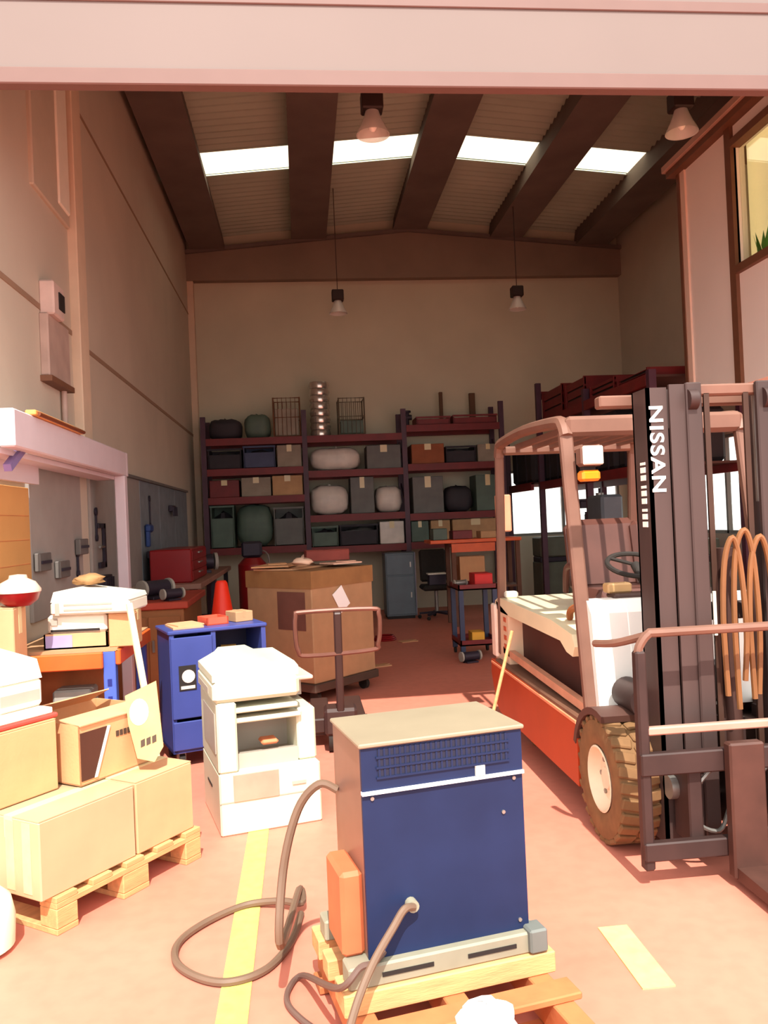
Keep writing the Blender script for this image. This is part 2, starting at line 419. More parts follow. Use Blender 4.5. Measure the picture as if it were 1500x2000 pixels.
MB().bb((OX-.10, OY0, OZ1-.075), (OX+.02, OY1+.10, OZ1-.012)).build('roof_fascia', M_trimbrown, off)
MB().bb((OX-.03, OY1-.035, OZ0), (OX+.02, OY1+.02, OZ1-.07)).build('corner_trim', M_trimbrown, off)
MB().bb((OX-.02, OY1-.13, OZ0), (OX+.01, OY1-.036, OZ1-.07)).build('corner_strip', mat('corner_pale', (238, 212, 192), .6, 0, .02), off)
MB().bb((OX-.035, WW1, OZ0), (OX+.02, WW1+.1, OZ1-.07)).build('wall_post', M_trimbrown, off)
MB().bb((OX-.05, WW0, WV0-.05), (OX+.06, WW1, WV0+.02)).build('window_sill', M_trimbrown, off)
MB().bb((OX-.04, WW0, WV1-.01), (OX+.06, WW1, WV1+.06)).build('window_head', M_trimbrown, off)
p = MB(); p.bb((OX+.045, WW0, WV0), (OX+.053, WW1, WV1)); p.build('pane', M_glass, off)
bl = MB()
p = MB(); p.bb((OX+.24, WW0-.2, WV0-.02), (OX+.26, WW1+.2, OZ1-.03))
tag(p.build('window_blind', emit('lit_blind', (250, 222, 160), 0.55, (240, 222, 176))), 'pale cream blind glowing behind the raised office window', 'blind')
MB().bb((OX+.1, WW0, WV0-.06), (OX+.23, WW1, WV0)).build('inner_sill', M_office, off)
MB().bb((OX+.9, 7.6, 0), (OX+1.04, 7.74, OZ0)).build('office_column', M_trimbrown, off)
pl = thing('potted_plant', 'small green potted plant on the office window sill', 'plant', (OX+.155, 6.84, WV0))
MB().lathe([(0, 0), (.045, 0), (.06, .09), (.05, .09), (.045, .07), (0, .07)], n=14).build('pot', mat('pot_clay', (170, 110, 70), .7), pl)
for k in range(9):
    a = k*2.4; hh = .16+.05*(k % 3)
    q = MB(); dx, dy = cos(a), sin(a)
    q.add([(0, 0, .07), (dx*.05-dy*.022, dy*.05+dx*.022, hh*.7), (dx*.08, dy*.08, hh+.06), (dx*.05+dy*.022, dy*.05-dx*.022, hh*.7), (dx*.056, dy*.056, hh*.72)],
          [(0, 4, 1), (1, 4, 2), (0, 3, 4), (3, 2, 4)])
    q.build('leaf', M_leaf, pl)

# high bay lamps
M_ballast = mat('lamp_ballast', (44, 28, 24), .6)
def lamp(px, py, Y, label):
    c = ony(px, py, Y); t = thing('high_bay_lamp', label, 'lamp', c, 0, 'high bay lamps under the roof')
    MB().bb((-.09, -.08, .04), (.09, .08, .2), .012).build('ballast_box', M_ballast, t)
    MB().lathe([(.055, .05), (.07, .0), (.10, -.07), (.135, -.14), (.14, -.155), (.13, -.15), (.095, -.07), (.062, .0), (.05, .05)], n=24).build('glass_reflector', M_lampglass, t)
    MB().sph((0, 0, -.06), (.04, .04, .07)).build('bulb', mat('bulb_white', (250, 244, 232), .3, 0, 0), t)
    MB().cyl((0, 0, .02), (0, 0, -.01), .035).build('socket', M_ballast, t)
    top = gab(c.x)+.25-c.z
    MB().cyl((0, 0, .2), (0, 0, top), .006, n=6).build('suspension_rod', M_ballast, t)
    return t
lamp(727, 228, 6.75, 'clear bell high bay lamp hanging nearest the doorway above the big carton')
lamp(1330, 225, 6.75, 'clear bell high bay lamp hanging beside the raised office roof')
lamp(660, 593, 12.4, 'clear bell high bay lamp hanging by the back wall above the silver ring stack')
lamp(1010, 585, 12.4, 'clear bell high bay lamp hanging before the back wall near the right rack end')

# alarm box and conduit on the left wall
t = thing('alarm_siren', 'small white alarm box with dark slot on the left wall', 'alarm', onx(88, 600, XL))
MB().bb((-.005, -.13, -.08), (.1, .12, .16), .012).build('housing', mat('alarm_lilac', (206, 182, 172), .6), t)
MB().bb((.09, -.02, -.02), (.108, .11, .1)).build('slot', M_dark, t)
MB().bb((0, -.1, -.16), (.05, .02, -.08)).build('bracket', M_steel, t)
t = thing('wall_duct', 'grey sheet metal duct box with pipe down the left wall', 'duct', onx(105, 690, XL))
MB().bb((-.005, -.32, -.22), (.06, .2, .22), .01).build('duct_box', mat('duct_grey', (176, 152, 140), .6), t)
MB().bb((-.005, -.34, -.26), (.08, .22, -.22)).build('duct_lip', M_trimbrown, t)
MB().cyl((.03, .12, -.25), (.03, .12, -.7), .02).build('drop_pipe', MATS['duct_grey'], t)

# ------------------------------------------------------------------ forklift
FK = thing('forklift', 'orange red and white electric forklift with brown mast and overhead guard', 'forklift', (1.86, 3.73, 0))
# local frame: x across, y to the rear of the truck, z up
def both(fn):
    for s in (-1, 1): fn(s)
MB().bb((-.44, .02, .13), (.44, 2.0, .5), .02).build('chassis', mat('chassis_dark', (66, 46, 38), .7), FK)
def side(s):
    p = MB(); x0, x1 = s*.5, s*.54
    p.prism([(.27, .165), (.27, .485), (2.11, .505), (2.13, .40), (2.0, .2), (1.9, .165)], 'yz', x0, x1)
    q = p.build('side_panel', M_red, FK)
    MB().bb((s*.535, .27, .478), (s*.546, 2.1, .492)).build('panel_edge', mat('edge_salmon', (222, 142, 104), .5), q)
    MB().bb((s*.40, .18, .48), (s*.535, 2.02, .52), .01).build('foot_step', mat('step_brown', (110, 76, 58), .7), FK)
    p = MB(); p.prism([(.16, .53), (.16, .575), (1.9, .62), (1.9, .575)], 'yz', s*.46, s*.5)
    p.build('step_rail', mat('rail_salmon', (196, 140, 112), .5), FK)
    # fender over the front wheel
    p = MB(); pts = []
    for k in range(9):
        a = pi*(.40+.50*k/8); pts.append((cos(a)*-.33, .285+sin(a)*.33))
    poly = pts+[(y*.9, .285+(z-.285)*.9) for y, z in pts[::-1]]
    p.prism(poly, 'yz', s*.32, s*.545); p.build('fender', mat('fender_dark', (78, 50, 42), .6), FK)
both(side)
MB().bb((-.40, .55, .5), (.40, 1.9, .86)).build('battery_bay', mat('bay_dark', (70, 34, 26), .7), FK)
p = MB(); p.prism([(.36, .845), (.40, .905), (.75, .94), (2.0, .955), (2.06, .93), (2.06, .87), (1.9, .855), (.6, .845), (.5, .80), (.4, .79)], 'yz', -.5, .5)
hood = p.build('battery_hood', mat('hood_cream', (226, 212, 176), .4, 0, .04), FK)
MB().bb((-.12, 1.1, .95), (.12, 1.5, .975), .01).build('hood_plate', M_white, hood)
MB().bb((-.47, 1.88, .955), (-.38, 1.96, 1.0), .01).build('fuse_box', M_white, hood)
p = MB(); p.prism([(1.74, .5), (1.74, .86), (2.08, .93), (2.14, .86), (2.14, .5)], 'yz', -.5, .5)
cw = p.build('counterweight', mat('counterweight_cream', (224, 190, 158), .45, 0, .05), FK)
for k in range(4):
    MB().bb((-.503, 1.79, .80-k*.062), (-.499, 1.86, .832-k*.062)).build('rating_mark', mat('mark_red', (190, 90, 60), .6, 0, 0), cw)
MB().bb((-.52, 2.04, .52), (-.49, 2.16, .9), .01).build('corner_bumper', mat('bumper_pale', (240, 214, 196), .5), cw)
# overhead guard
def leg(s):
    MB().bar((s*.48, .20, .52), (s*.48, .42, 1.96), .05, .07, .01, up=(1, 0, 0)).build('front_pillar', M_guard, FK)
    MB().bar((s*.48, 2.0, .55), (s*.48, 1.86, 1.96), .045, .06, .01, up=(1, 0, 0)).build('rear_pillar', M_guard, FK)
    p = MB(); p.tube([(s*.48, .40, 1.93), (s*.48, .44, 1.99), (s*.48, .55, 2.02), (s*.48, 1.2, 2.05), (s*.48, 1.75, 2.03), (s*.48, 1.84, 2.0), (s*.48, 1.865, 1.94)], .036, 8, 4)
    p.build('roof_rail', M_guard, FK)
both(leg)
MB().bb((-.48, .38, 1.93), (.48, .47, 2.035), .02).build('roof_front_beam', M_guard, FK)
MB().bb((-.46, 1.80, 1.95), (.46, 1.87, 2.01), .015).build('roof_rear_beam', M_guard, FK)
for k in range(7):
    x = -.36+k*.12
    MB().bb((x-.016, .45, 1.985), (x+.016, 1.83, 2.02)).build('roof_bar', M_guard, FK)
# rear pillar lamp plate
MB().bb((-.51, 1.9, 1.42), (-.40, 1.93, 1.68), .008).build('tail_lamp_board', mat('plate_salmon', (206, 140, 108), .5), FK)
lp = MB().bb((-.46, .24, 1.765), (-.345, .34, 1.87), .015).build('head_lamp', M_guard, FK)
MB().bb((-.455, .228, 1.77), (-.35, .245, 1.865), .006).build('lens', mat('lamp_lens', (236, 220, 206), .25), lp)
ind = MB().bb((-.455, .25, 1.69), (-.36, .34, 1.745), .012).build('indicator_lamp', M_amber, FK)
MB().bb((-.44, .27, 1.74), (-.38, .33, 1.77)).build('bracket', M_dark, ind)
# front cowl, dash, steering
p = MB(); p.prism([(.14, .56), (.20, 1.03), (.26, 1.09), (.36, 1.09), (.38, .56)], 'yz', -.462, .462)
cow = p.build('front_cowl', mat('cowl_white', (236, 232, 224), .4, 0, .03), FK)
MB().bb((-.2, .10, .58), (.2, .17, .78), .02).build('tilt_cover', M_carr, FK)
MB().bb((-.3, .3, 1.085), (.34, .42, 1.11), .008).build('dash_top', mat('dash_dark', (74, 50, 42), .6), FK)
sw = MB().tube([(-.06+.15*cos(a), .60+.13*sin(a), 1.235+.055*sin(a)) for a in [2*pi*k/16 for k in range(16)]], .014, 8, 2, True).build('steering_wheel', M_black, FK)
MB().cyl((-.06, .40, 1.08), (-.06, .60, 1.235), .025).build('column', M_black, sw)
for a in (0.3, 2.4, 4.5):
    MB().cyl((-.06, .60, 1.235), (-.06+.15*cos(a), .60+.13*sin(a), 1.235+.055*sin(a)), .01, n=8).build('spoke', M_black, sw)
for k in range(3):
    lv = MB().cyl((.14+k*.06, .42, 1.1), (.14+k*.06, .48, 1.25), .007, n=8).build('hydraulic_lever', M_steel, FK)
    MB().sph((.14+k*.06, .48, 1.265), .018, 10, 6).build('knob', M_black, lv)
pn = MB().bb((-.31, .36, 1.11), (-.18, .44, 1.16), .008).build('display_unit', mat('display_tan', (200, 160, 110), .5), FK)
# seat
p = MB(); p.box((-.0, .98, 1.02), (.46, .46, .13), None, .045); seat = p.build('seat_cushion', M_seat, FK)
p = MB(); R = Matrix.Rotation(radians(-12), 3, 'X'); p.box((0, 1.24, 1.26), (.46, .12, .46), R, .045); p.build('seat_back', M_seat, FK)
both(lambda s: MB().box((s*.2, 1.17, 1.26), (.07, .09, .42), Matrix.Rotation(radians(-12), 3, 'X'), .03).build('seat_bolster', M_seat, FK))
MB().bb((-.2, .8, .94), (.2, 1.2, .965)).build('seat_base', M_black, FK)
both(lambda s: MB().tube([(s*.26, 1.2, 1.05), (s*.28, 1.1, 1.2), (s*.28, .95, 1.22)], .02, 8, 4).build('arm_rest', M_seat, FK))
p = MB(); p.tube([(-.40, .72, .95), (-.41, .66, 1.0), (-.36, .62, 1.02), (-.34, .6, .96)], .02, 8, 4); p.build('belt_bracket', mat('rust_bracket', (150, 84, 44), .6), FK)
# mast
def mast_side(s):
    def ch(x0, x1, y0, y1, z0, z1, name, mt):
        p = MB(); a, b = s*x0, s*x1
        lo, hi = min(a, b), max(a, b); t = .014
        p.bb((lo, y0, z0), (hi, y0+t, z1)); p.bb((lo, y1-t, z0), (hi, y1, z1))
        xi = (a if name == 'outer_channel' else b)
        p.bb((min(xi, xi-s*t), y0, z0), (max(xi, xi-s*t), y1, z1))
        return p.build(name, mt, FK)
    out = ch(.36, .27, -.33, -.17, .09, 2.06, 'outer_channel', M_mast)
    ch(.265, .195, -.345, -.19, .10, 2.07, 'inner_channel', M_mast)
    MB().bb((s*.195, -.36, .09), (s*.125, -.33, 2.075), .006).build('mast_face_plate', M_mast, FK)
    MB().cyl((s*.165, -.28, .12), (s*.165, -.28, 1.55), .032).build('lift_cylinder', M_mast, FK)
    MB().cyl((s*.165, -.28, 1.55), (s*.165, -.28, 2.02), .02).build('cylinder_rod', M_steel, FK)
    MB().cyl((s*.15, -.35, 2.0), (s*.19, -.35, 2.0), .045, n=18).build('chain_sheave', M_carr, FK)
    MB().bb((s*.34, -.2, .5), (s*.30, .12, .56)).build('tilt_cylinder', M_carr, FK)
    return out
outL = mast_side(-1); mast_side(1)
for a, b, z0, z1, y0, y1 in ((-.51, .51, 2.0, 2.055, -.17, -.10), (-.34, .34, 1.02, 1.10, -.17, -.13), (-.34, .34, .16, .26, -.2, -.14), (-.19, .19, 2.02, 2.07, -.33, -.28)):
    MB().bb((a, y0, z0), (b, y1, z1), .008).build('mast_cross_member', M_guard if z0 > 1.9 else M_mast, FK)
# upright lettering on the outer channel, read from top to bottom
tm = Matrix.Translation((-.352, -.333, 1.985)) @ Matrix.Rotation(radians(90), 4, 'Y') @ Matrix.Rotation(radians(90), 4, 'X') @ Matrix.Scale(1.2, 4, (1, 0, 0))
text_mesh('lettering', 'NISSAN', .085, mat('letter_white', (250, 244, 234), .5, 0, 0), outL, tm, .0018)
for k in range(9): MB().bb((-.363, -.285, 1.73-k*.034), (-.359, -.235, 1.73-k*.034+(.024 if k % 3 else .012))).build('letter_mark', MATS['letter_white'], outL)
# chains and hoses between the channels
for x in (-.09, .09):
    MB().bb((x-.012, -.33, .45), (x+.012, -.318, 2.03)).build('lift_chain', mat('chain_brown', (66, 44, 34), .5, .3), FK)
for k, (x0, x1, zt, zb) in enumerate(((-.07, .0, 1.40, .72), (-.02, .06, 1.43, .66), (.05, .13, 1.40, .7))):
    MB().tube([(x0, -.36, zb), (x0-.012, -.37, 1.05), (x0, -.38, zt-.1), ((x0+x1)/2, -.39, zt), (x1, -.38, zt-.12), (x1+.02, -.37, 1.0), (x1+.01, -.36, zb+.06)], .0125, 8, 5).build('hydraulic_hose', M_hose, FK)
MB().bb((-.05, -.27, .14), (.05, -.2, .6)).build('hose_manifold', M_carr, FK)
MB().cyl((0, -.25, .3), (0, -.25, 1.35), .045).build('centre_cylinder', mat('cylinder_dark', (70, 46, 40), .5, .2), FK)
MB().cyl((-.105, -.345, .98), (-.105, -.345, 1.17), .008).build('pale_rod', M_white, FK)
# carriage and load backrest
CA = MB().bb((-.54, -.53, .455), (.54, -.485, .545), .006).build('carriage_bar', M_carr, FK)
MB().bb((-.54, -.53, .11), (.54, -.485, .185), .006).build('carriage_bar', M_carr, FK)
both(lambda s: MB().bb((s*.54, -.52, .07), (s*.495, -.47, .96), .008).build('backrest_post', M_carr, FK))
p = MB(); p.tube([(-.52, -.495, .93), (-.515, -.495, .975), (-.475, -.495, 1.025), (-.42, -.495, 1.03), (0, -.495, 1.03), (.42, -.495, 1.03), (.475, -.495, 1.025), (.515, -.495, .975), (.52, -.495, .93)], .019, 8, 4)
p.build('backrest_top_rail', M_guard, FK)
both(lambda s: MB().tube([(s*.48, -.49, 1.02), (s*.56, -.36, .975), (s*.60, -.22, .955)], .017, 8, 4).build('backrest_stay', M_guard, FK))
MB().bb((-.53, -.515, .615), (.53, -.48, .648), .006).build('backrest_mid_rail', mat('rail_pink', (176, 132, 116), .5), FK)
both(lambda s: MB().bb((s*.33, -.49, .15), (s*.27, -.35, .5), .006).build('carriage_slide', M_carr, FK))
both(lambda s: MB().cyl((s*.36, -.36, .35), (s*.27, -.36, .35), .05).build('mast_roller', M_steel, FK))
for x in (-.12, .16):
    p = MB(); p.bb((x-.075, -.585, .035), (x+.075, -.53, .58), .008)
    p.prism([(-.57, .035), (-.57, .085), (-1.2, .07), (-1.62, .05), (-1.65, .038), (-1.6, .03)], 'yz', x-.065, x+.065)
    p.build('fork', M_carr if False else mat('fork_steel', (74, 46, 38), .5, .2, .2, 8), FK)
# fittings hanging under the carriage
for k, (x, zc) in enumerate(((-.19, .31), (.05, .3))):
    MB().tube([(x, -.44, zc+.14), (x-.09, -.45, zc+.05), (x-.09, -.45, zc-.08), (x+.01, -.44, zc-.13), (x+.06, -.43, zc-.05)], .009, 6, 5).build('carriage_hose', M_steel, FK)
MB().bb((-.38, -.24, .14), (-.29, -.2, .40)).build('drive_cover', mat('drive_grey', (130, 104, 94), .6), FK)
# wheels
def wheel(x0, x1, y, r, name):
    s = -1 if x0 < 0 else 1
    xm, hw = (x0+x1)/2, abs(x1-x0)/2
    tw = MB()
    tw.lathe([(r*.52, -hw*.85), (r*.60, -hw*.95), (r*.8, -hw), (r*.93, -hw*.92), (r*.965, -hw*.7), (r*.965, hw*.7), (r*.93, hw*.92), (r*.8, hw), (r*.60, hw*.95), (r*.52, hw*.85)], (xm, y, r), 48, 'x')
    ty = tw.build(name, M_tire, FK)
    n = 26; lug = MB()
    for sd_ in (-1, 1):
        for k in range(n):
            a = 2*pi*(k+(.5 if sd_ > 0 else 0))/n
            R = Matrix.Rotation(a, 3, 'X')
            c = Vector((xm+sd_*hw*.5, y, r))+R @ Vector((0, 0, r*.965))
            lug.box(c, (hw*.92, r*.17, r*.09), R @ Matrix.Rotation(sd_*.22, 3, 'Z'), .006)
    lug.build('tread', M_tire, ty)
    rim = MB(); xo = xm+s*hw*.9
    rim.lathe([(r*.53, s*hw*.92), (r*.50, s*hw*.95), (r*.46, s*hw*.55), (r*.40, s*hw*.4), (r*.2, s*hw*.45), (r*.17, s*hw*.62), (0, s*hw*.62)], (xm, y, r), 32, 'x')
    rm = rim.build('rim', M_rim, ty)
    for k in range(6):
        a = 2*pi*k/6
        MB().cyl((xm+s*hw*.42, y+cos(a)*r*.3, r+sin(a)*r*.3), (xm+s*hw*.52, y+cos(a)*r*.3, r+sin(a)*r*.3), .012, n=6).build('wheel_nut', M_steel, rm)
wheel(-.54, -.34, 0, .288, 'front_wheel'); wheel(.54, .34, 0, .288, 'front_wheel')
wheel(-.40, -.24, 1.62, .22, 'rear_wheel'); wheel(.40, .24, 1.62, .22, 'rear_wheel')
MB().cyl((-.34, -.13, .66), (-.34, .10, .66), .075, n=20).build('pump_motor', M_carr, FK)
MB().cyl((-.36, 0, .288), (.36, 0, .288), .07).build('axle', M_black, FK)
# broom stick leaning on the truck
a, b = ony(1000, 1232, 5.1), ony(963, 1392, 5.0)
b2 = b+(b-a)*((b.z-.005)/(a.z-b.z))
tag(MB().cyl(b2, a, .011, n=10).build('wooden_stick', M_wood), 'thin pale wooden stick leaning against the forklift rear corner', 'stick')

# ------------------------------------------------------------------ blue charger on its pallet
th = radians(11.5)
CH = thing('battery_charger', 'dark blue forklift battery charger with vented top and grey cable', 'charger', (.14, 2.415, 0), th)
CHM = (Matrix.Translation((.14, 2.415, 0)) @ Matrix.Rotation(th, 4, 'Z')).inverted()
W_, D_, Z0, Z1 = .52, .345, .25, .885
MB().bb((0, .0, Z0), (W_, .012, .735)).build('front_panel', M_chblue, CH)
vp = MB().bb((0, -.004, .742), (W_, .012, Z1-.012)).build('vent_panel', M_chblue, CH)
p = MB(); p.bb((.05, -.006, .782), (W_-.05, -.003, .862)); p.build('vent_recess', mat('vent_dark', (26, 30, 52), .7), vp)
for row, z in enumerate((.782, .812, .842)):
    MB().bb((.045, -.010, z-.006), (W_-.045, -.003, z)).build('vent_rail', M_chblue, vp)
    for k in range(26):
        x = .055+k*(W_-.11)/25
        MB().bb((x-.003, -.0085, z), (x+.003, -.003, z+.022)).build('vent_slat', M_chblue, vp)
MB().bb((-.002, -.012, .733), (W_+.002, .005, .743)).build('white_trim', mat('trim_white', (236, 226, 232), .4), CH)
MB().bb((.36, -.013, .745), (.39, -.003, .775)).build('white_tag', M_white, CH)
MB().bb((0, .012, Z0), (.012, D_, Z1-.012)).build('side_panel', M_chside, CH)
MB().bb((W_-.012, .012, Z0), (W_, D_, Z1-.012)).build('side_panel', M_chside, CH)
MB().bb((0.012, D_-.012, Z0), (W_-.012, D_, Z1-.012)).build('rear_panel', M_chblue, CH)
MB().bb((-.008, -.014, Z1-.014), (W_+.008, D_+.006, Z1), .004).build('top_cover', M_chtop, CH)
p = MB(); p.bb((-.004, .24, .30), (-.0, .32, .44)); p.build('side_label', mat('side_orange', (226, 120, 66), .4), CH)
MB().bb((-.07, .03, .25), (-.0005, .22, .50), .012).build('transformer_housing', mat('housing_orange', (190, 100, 64), .6), CH)
for x, z in ((.03, .72), (.49, .72), (.03, .28), (.49, .28), (.45, .62)):
    MB().cyl((x, .002, z), (x, -.005, z), .006, n=8).build('screw', M_steel, CH)
MB().cyl((.135, .01, .395), (.135, -.03, .395), .018, n=12).build('cable_gland', M_grey, CH)
for y0, y1 in ((-.03, .05), (D_-.07, D_+.01)):
    q = MB().bb((-.07, y0, .185), (W_+.03, y1, .25), .006).build('base_rail', M_grey, CH)
    if y0 < 0:
        for x0 in (.03, .30): MB().bb((x0, y0-.003, .212), (x0+.16, y0+.001, .224)).build('slot', M_dark, q)
MB().bb((W_-.02, -.05, .19), (W_+.04, .02, .262), .006).build('corner_foot', mat('foot_grey_blue', (96, 100, 96), .6), CH)
# the charger pallet: planks and bearers
CP = thing('wooden_pallet', 'short broken wooden pallet under the blue battery charger', 'pallet', (.14, 2.415, 0), th)
for x in (-.07, .21, .49):
    MB().bb((x, -.72, .03), (x+.07, .42, .12), .004).build('bearer', M_wood2, CP)
for k, (y0, y1, mt) in enumerate(((-.045, .075, M_wood), (.16, .24, M_wood), (.29, .40, M_wood), (-.2, -.11, M_wood2), (-.56, -.44, M_wood2), (-.72, -.61, M_wood))):
    zt = .185 if y0 > -.1 else .142
    MB().bb((-.09, y0, .12), (.585, y1, zt), .004).build('deck_board', mt, CP)
for y0 in (-.7, -.2, .3):
    MB().bb((-.09, y0, .005), (.585, y0+.1, .03), .003).build('bottom_board', M_wood2, CP)
p = MB(); random.seed(3); p.sph((0, 0, .045), (.08, .065, .045), 16, 8, .22, -.042)
bag = tag(p.build('plastic_bag', mat('white_plastic_bag', (236, 236, 232), .3, 0, .05, 12, .5, 25), None, 80), 'crumpled white plastic bag on the charger pallet planks', 'bag')
cc = Vector((.25, -.30)); bag.location = (.128+cc.x*cos(th)-cc.y*sin(th), 2.415+cc.x*sin(th)+cc.y*cos(th), .145)

# cables of the charger
def cable(name, pts, r, label, mt=M_cable):
    o = MB().tube(pts, r, 8, 6).build(name, mt, CH); o.matrix_parent_inverse = CHM; o['label'] = label; return o
def loc2(x, y, z): return Vector((.14+x*cos(th)-y*sin(th), 2.415+x*sin(th)+y*cos(th), z))
R1 = .014
fl = [onz(*q, R1) for q in ((590, 1778), (545, 1768), (480, 1768), (405, 1800), (350, 1840), (345, 1880), (390, 1910), (450, 1918), (520, 1893), (568, 1840), (588, 1785))]
fl[0].z = R1*3.2; fl[1].z = R1*2.2
pts = [loc2(-.004, .30, .66), loc2(-.06, .32, .68), loc2(-.13, .34, .6), loc2(-.19, .32, .42), loc2(-.215, .28, .2), Vector((fl[0].x-.01, fl[0].y+.06, .07))]+fl
cable('charger_cable', pts, R1, 'thick grey cable looping over the yellow line beside the charger')
g = [onz(*q, .012) for q in ((600, 1795), (625, 1850))]
pts = [loc2(.135, -.03, .395), ony(790, 1776, 2.385), ony(768, 1812, 2.36), ony(732, 1875, 2.30), ony(706, 1935, 2.25), ony(688, 1990, 2.21), ony(676, 2040, 2.18)]
cable('charger_lead', pts, .0115, 'pale grey lead drooping from the front of the blue charger')
pts = [loc2(.06, .02, .262), loc2(.0, -.04, .262), loc2(-.04, -.05, .262), loc2(-.10, -.02, .2), onz(592, 1905, .03), onz(565, 1930, .012), onz(562, 1960, .012), onz(590, 1992, .012), onz(630, 2020, .012)]
cable('mains_cable', pts, .010, 'dark thin mains cable curling round the pallet corner', mat('cable_dark', (92, 70, 62), .6))

# ------------------------------------------------------------------ copier
tc_ = radians(14.5)
CO = thing('photocopier', 'cream white floor standing photocopier with open paper bay', 'photocopier', (-.465, 4.14, 0), tc_)
MB().bb((.0, .0, .0), (.52, .58, .31), .008).build('base_cabinet', M_copier, CO)
MB().bb((.0, .0, .31), (.10, .58, .66), .01).build('left_tower', M_copier, CO)
MB().bb((.42, .06, .31), (.52, .58, .58), .01).build('right_tower', M_copier, CO)
MB().bb((.10, .30, .31), (.42, .58, .66)).build('bay_back', M_copgrey, CO)
p = MB(); p.prism([(.06, .31), (.06, .385), (.30, .34), (.30, .31)], 'yz', .10, .42); p.build('paper_tray', M_copgrey, CO)
MB().bb((.09, .03, .545), (.44, .40, .572), .006).build('output_shelf', M_copier, CO)
MB().bb((.09, .01, .60), (.42, .35, .625), .006).build('output_shelf', M_copier, CO)
MB().bb((-.015, -.005, .66), (.43, .56, .765), .02).build('scanner_body', M_copier, CO)
lid = MB(); lid.prism([(-.012, .765), (-.012, .80), (.03, .82), (.08, .845), (.10, .866), (.25, .866), (.30, .838), (.41, .836), (.43, .81), (.43, .765)], 'xz', .02, .54)
lid.build('document_feeder', M_copier, CO)
MB().bb((-.017, .15, .69), (-.012, .5, .72)).build('side_slot', M_copgrey, CO)
MB().bb((.435, .18, .70), (.55, .50, .722), .006).build('side_tray', mat('tray_pinkish', (206, 178, 160), .5), CO)
MB().bb((.46, .3, .6), (.51, .36, .70)).build('tray_post', M_copgrey, CO)
MB().bb((-.004, .06, .40), (.001, .46, .60)).build('side_door', M_copgrey, CO)
MB().bb((-.003, .25, .18), (.0, .4, .192)).build('side_grip', M_dark, CO)
for z in (.165, ): MB().bb((.0, -.003, z), (.52, .0, z+.006)).build('drawer_gap', M_copgrey, CO)
MB().bb((.07, -.006, .165), (.30, -.001, .30), .002).build('drawer_front', mat('drawer_pink', (178, 140, 122), .5), CO)
MB().bb((.37, -.007, .21), (.44, -.001, .226)).build('drawer_grip', M_copgrey, CO)
MB().bb((.24, .10, .40), (.33, .2, .425), .01).build('feed_lever', mat('lever_orange', (206, 120, 80), .5), CO)

# ------------------------------------------------------------------ blue tool cabinet
tb = radians(20)
TC = thing('tool_cabinet', 'bright blue wheeled tool cabinet with open dark upper bay', 'cabinet', (-.88, 5.36, 0), tb)
p = MB(); p.bb((0, 0, .10), (.64, .42, .12)); p.bb((0, 0, .10), (.03, .42, .87)); p.bb((.61, 0, .10), (.64, .42, .87)); p.bb((0, .39, .10), (.64, .42, .87)); p.bb((.27, 0, .1), (.30, .4, .87))
p.build('carcass', M_cab, TC)
MB().bb((-.01, -.01, .86), (.65, .43, .885), .006).build('top_tray', M_cab, TC)
for z0, z1 in ((.12, .30), (.32, .84)):
    q = MB().bb((.005, -.014, z0), (.275, .004, z1), .004).build('door', M_cab, TC)
    if z1 > .8:
        MB().bb((.05, -.018, .50), (.16, -.013, .66)).build('decal', M_dark, q)
        MB().lathe([(0, 0), (.042, 0), (.042, .003), (0, .003)], (.11, -.021, .59), 18, 'y').build('emblem', mat('emblem_pale', (210, 196, 186), .5, 0, 0), q)
        MB().bb((.06, -.021, .51), (.15, -.018, .53)).build('emblem_bar', MATS['emblem_pale'], q)
for z0, z1 in ((.12, .3), (.31, .48), (.49, .60)):
    q = MB().bb((.30, -.012, z0), (.61, .004, z1), .004).build('drawer', M_cab, TC)
    MB().bb((.34, -.022, z1-.03), (.57, -.012, z1-.018)).build('pull', M_steel, q)
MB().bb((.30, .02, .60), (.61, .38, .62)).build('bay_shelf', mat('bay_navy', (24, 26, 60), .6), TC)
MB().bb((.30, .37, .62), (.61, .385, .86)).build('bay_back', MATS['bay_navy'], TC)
for x in (.06, .58):
    for y in (.06, .36):
        c = MB().cyl((x-.018, y, .05), (x+.018, y, .05), .05, n=18).build('castor', M_black, TC)
        MB().bb((x-.024, y-.03, .05), (x+.024, y+.03, .10)).build('fork', M_steel, c)
def wloc(base, ang, x, y, z): return Vector((base[0]+x*cos(ang)-y*sin(ang), base[1]+x*sin(ang)+y*cos(ang), z))
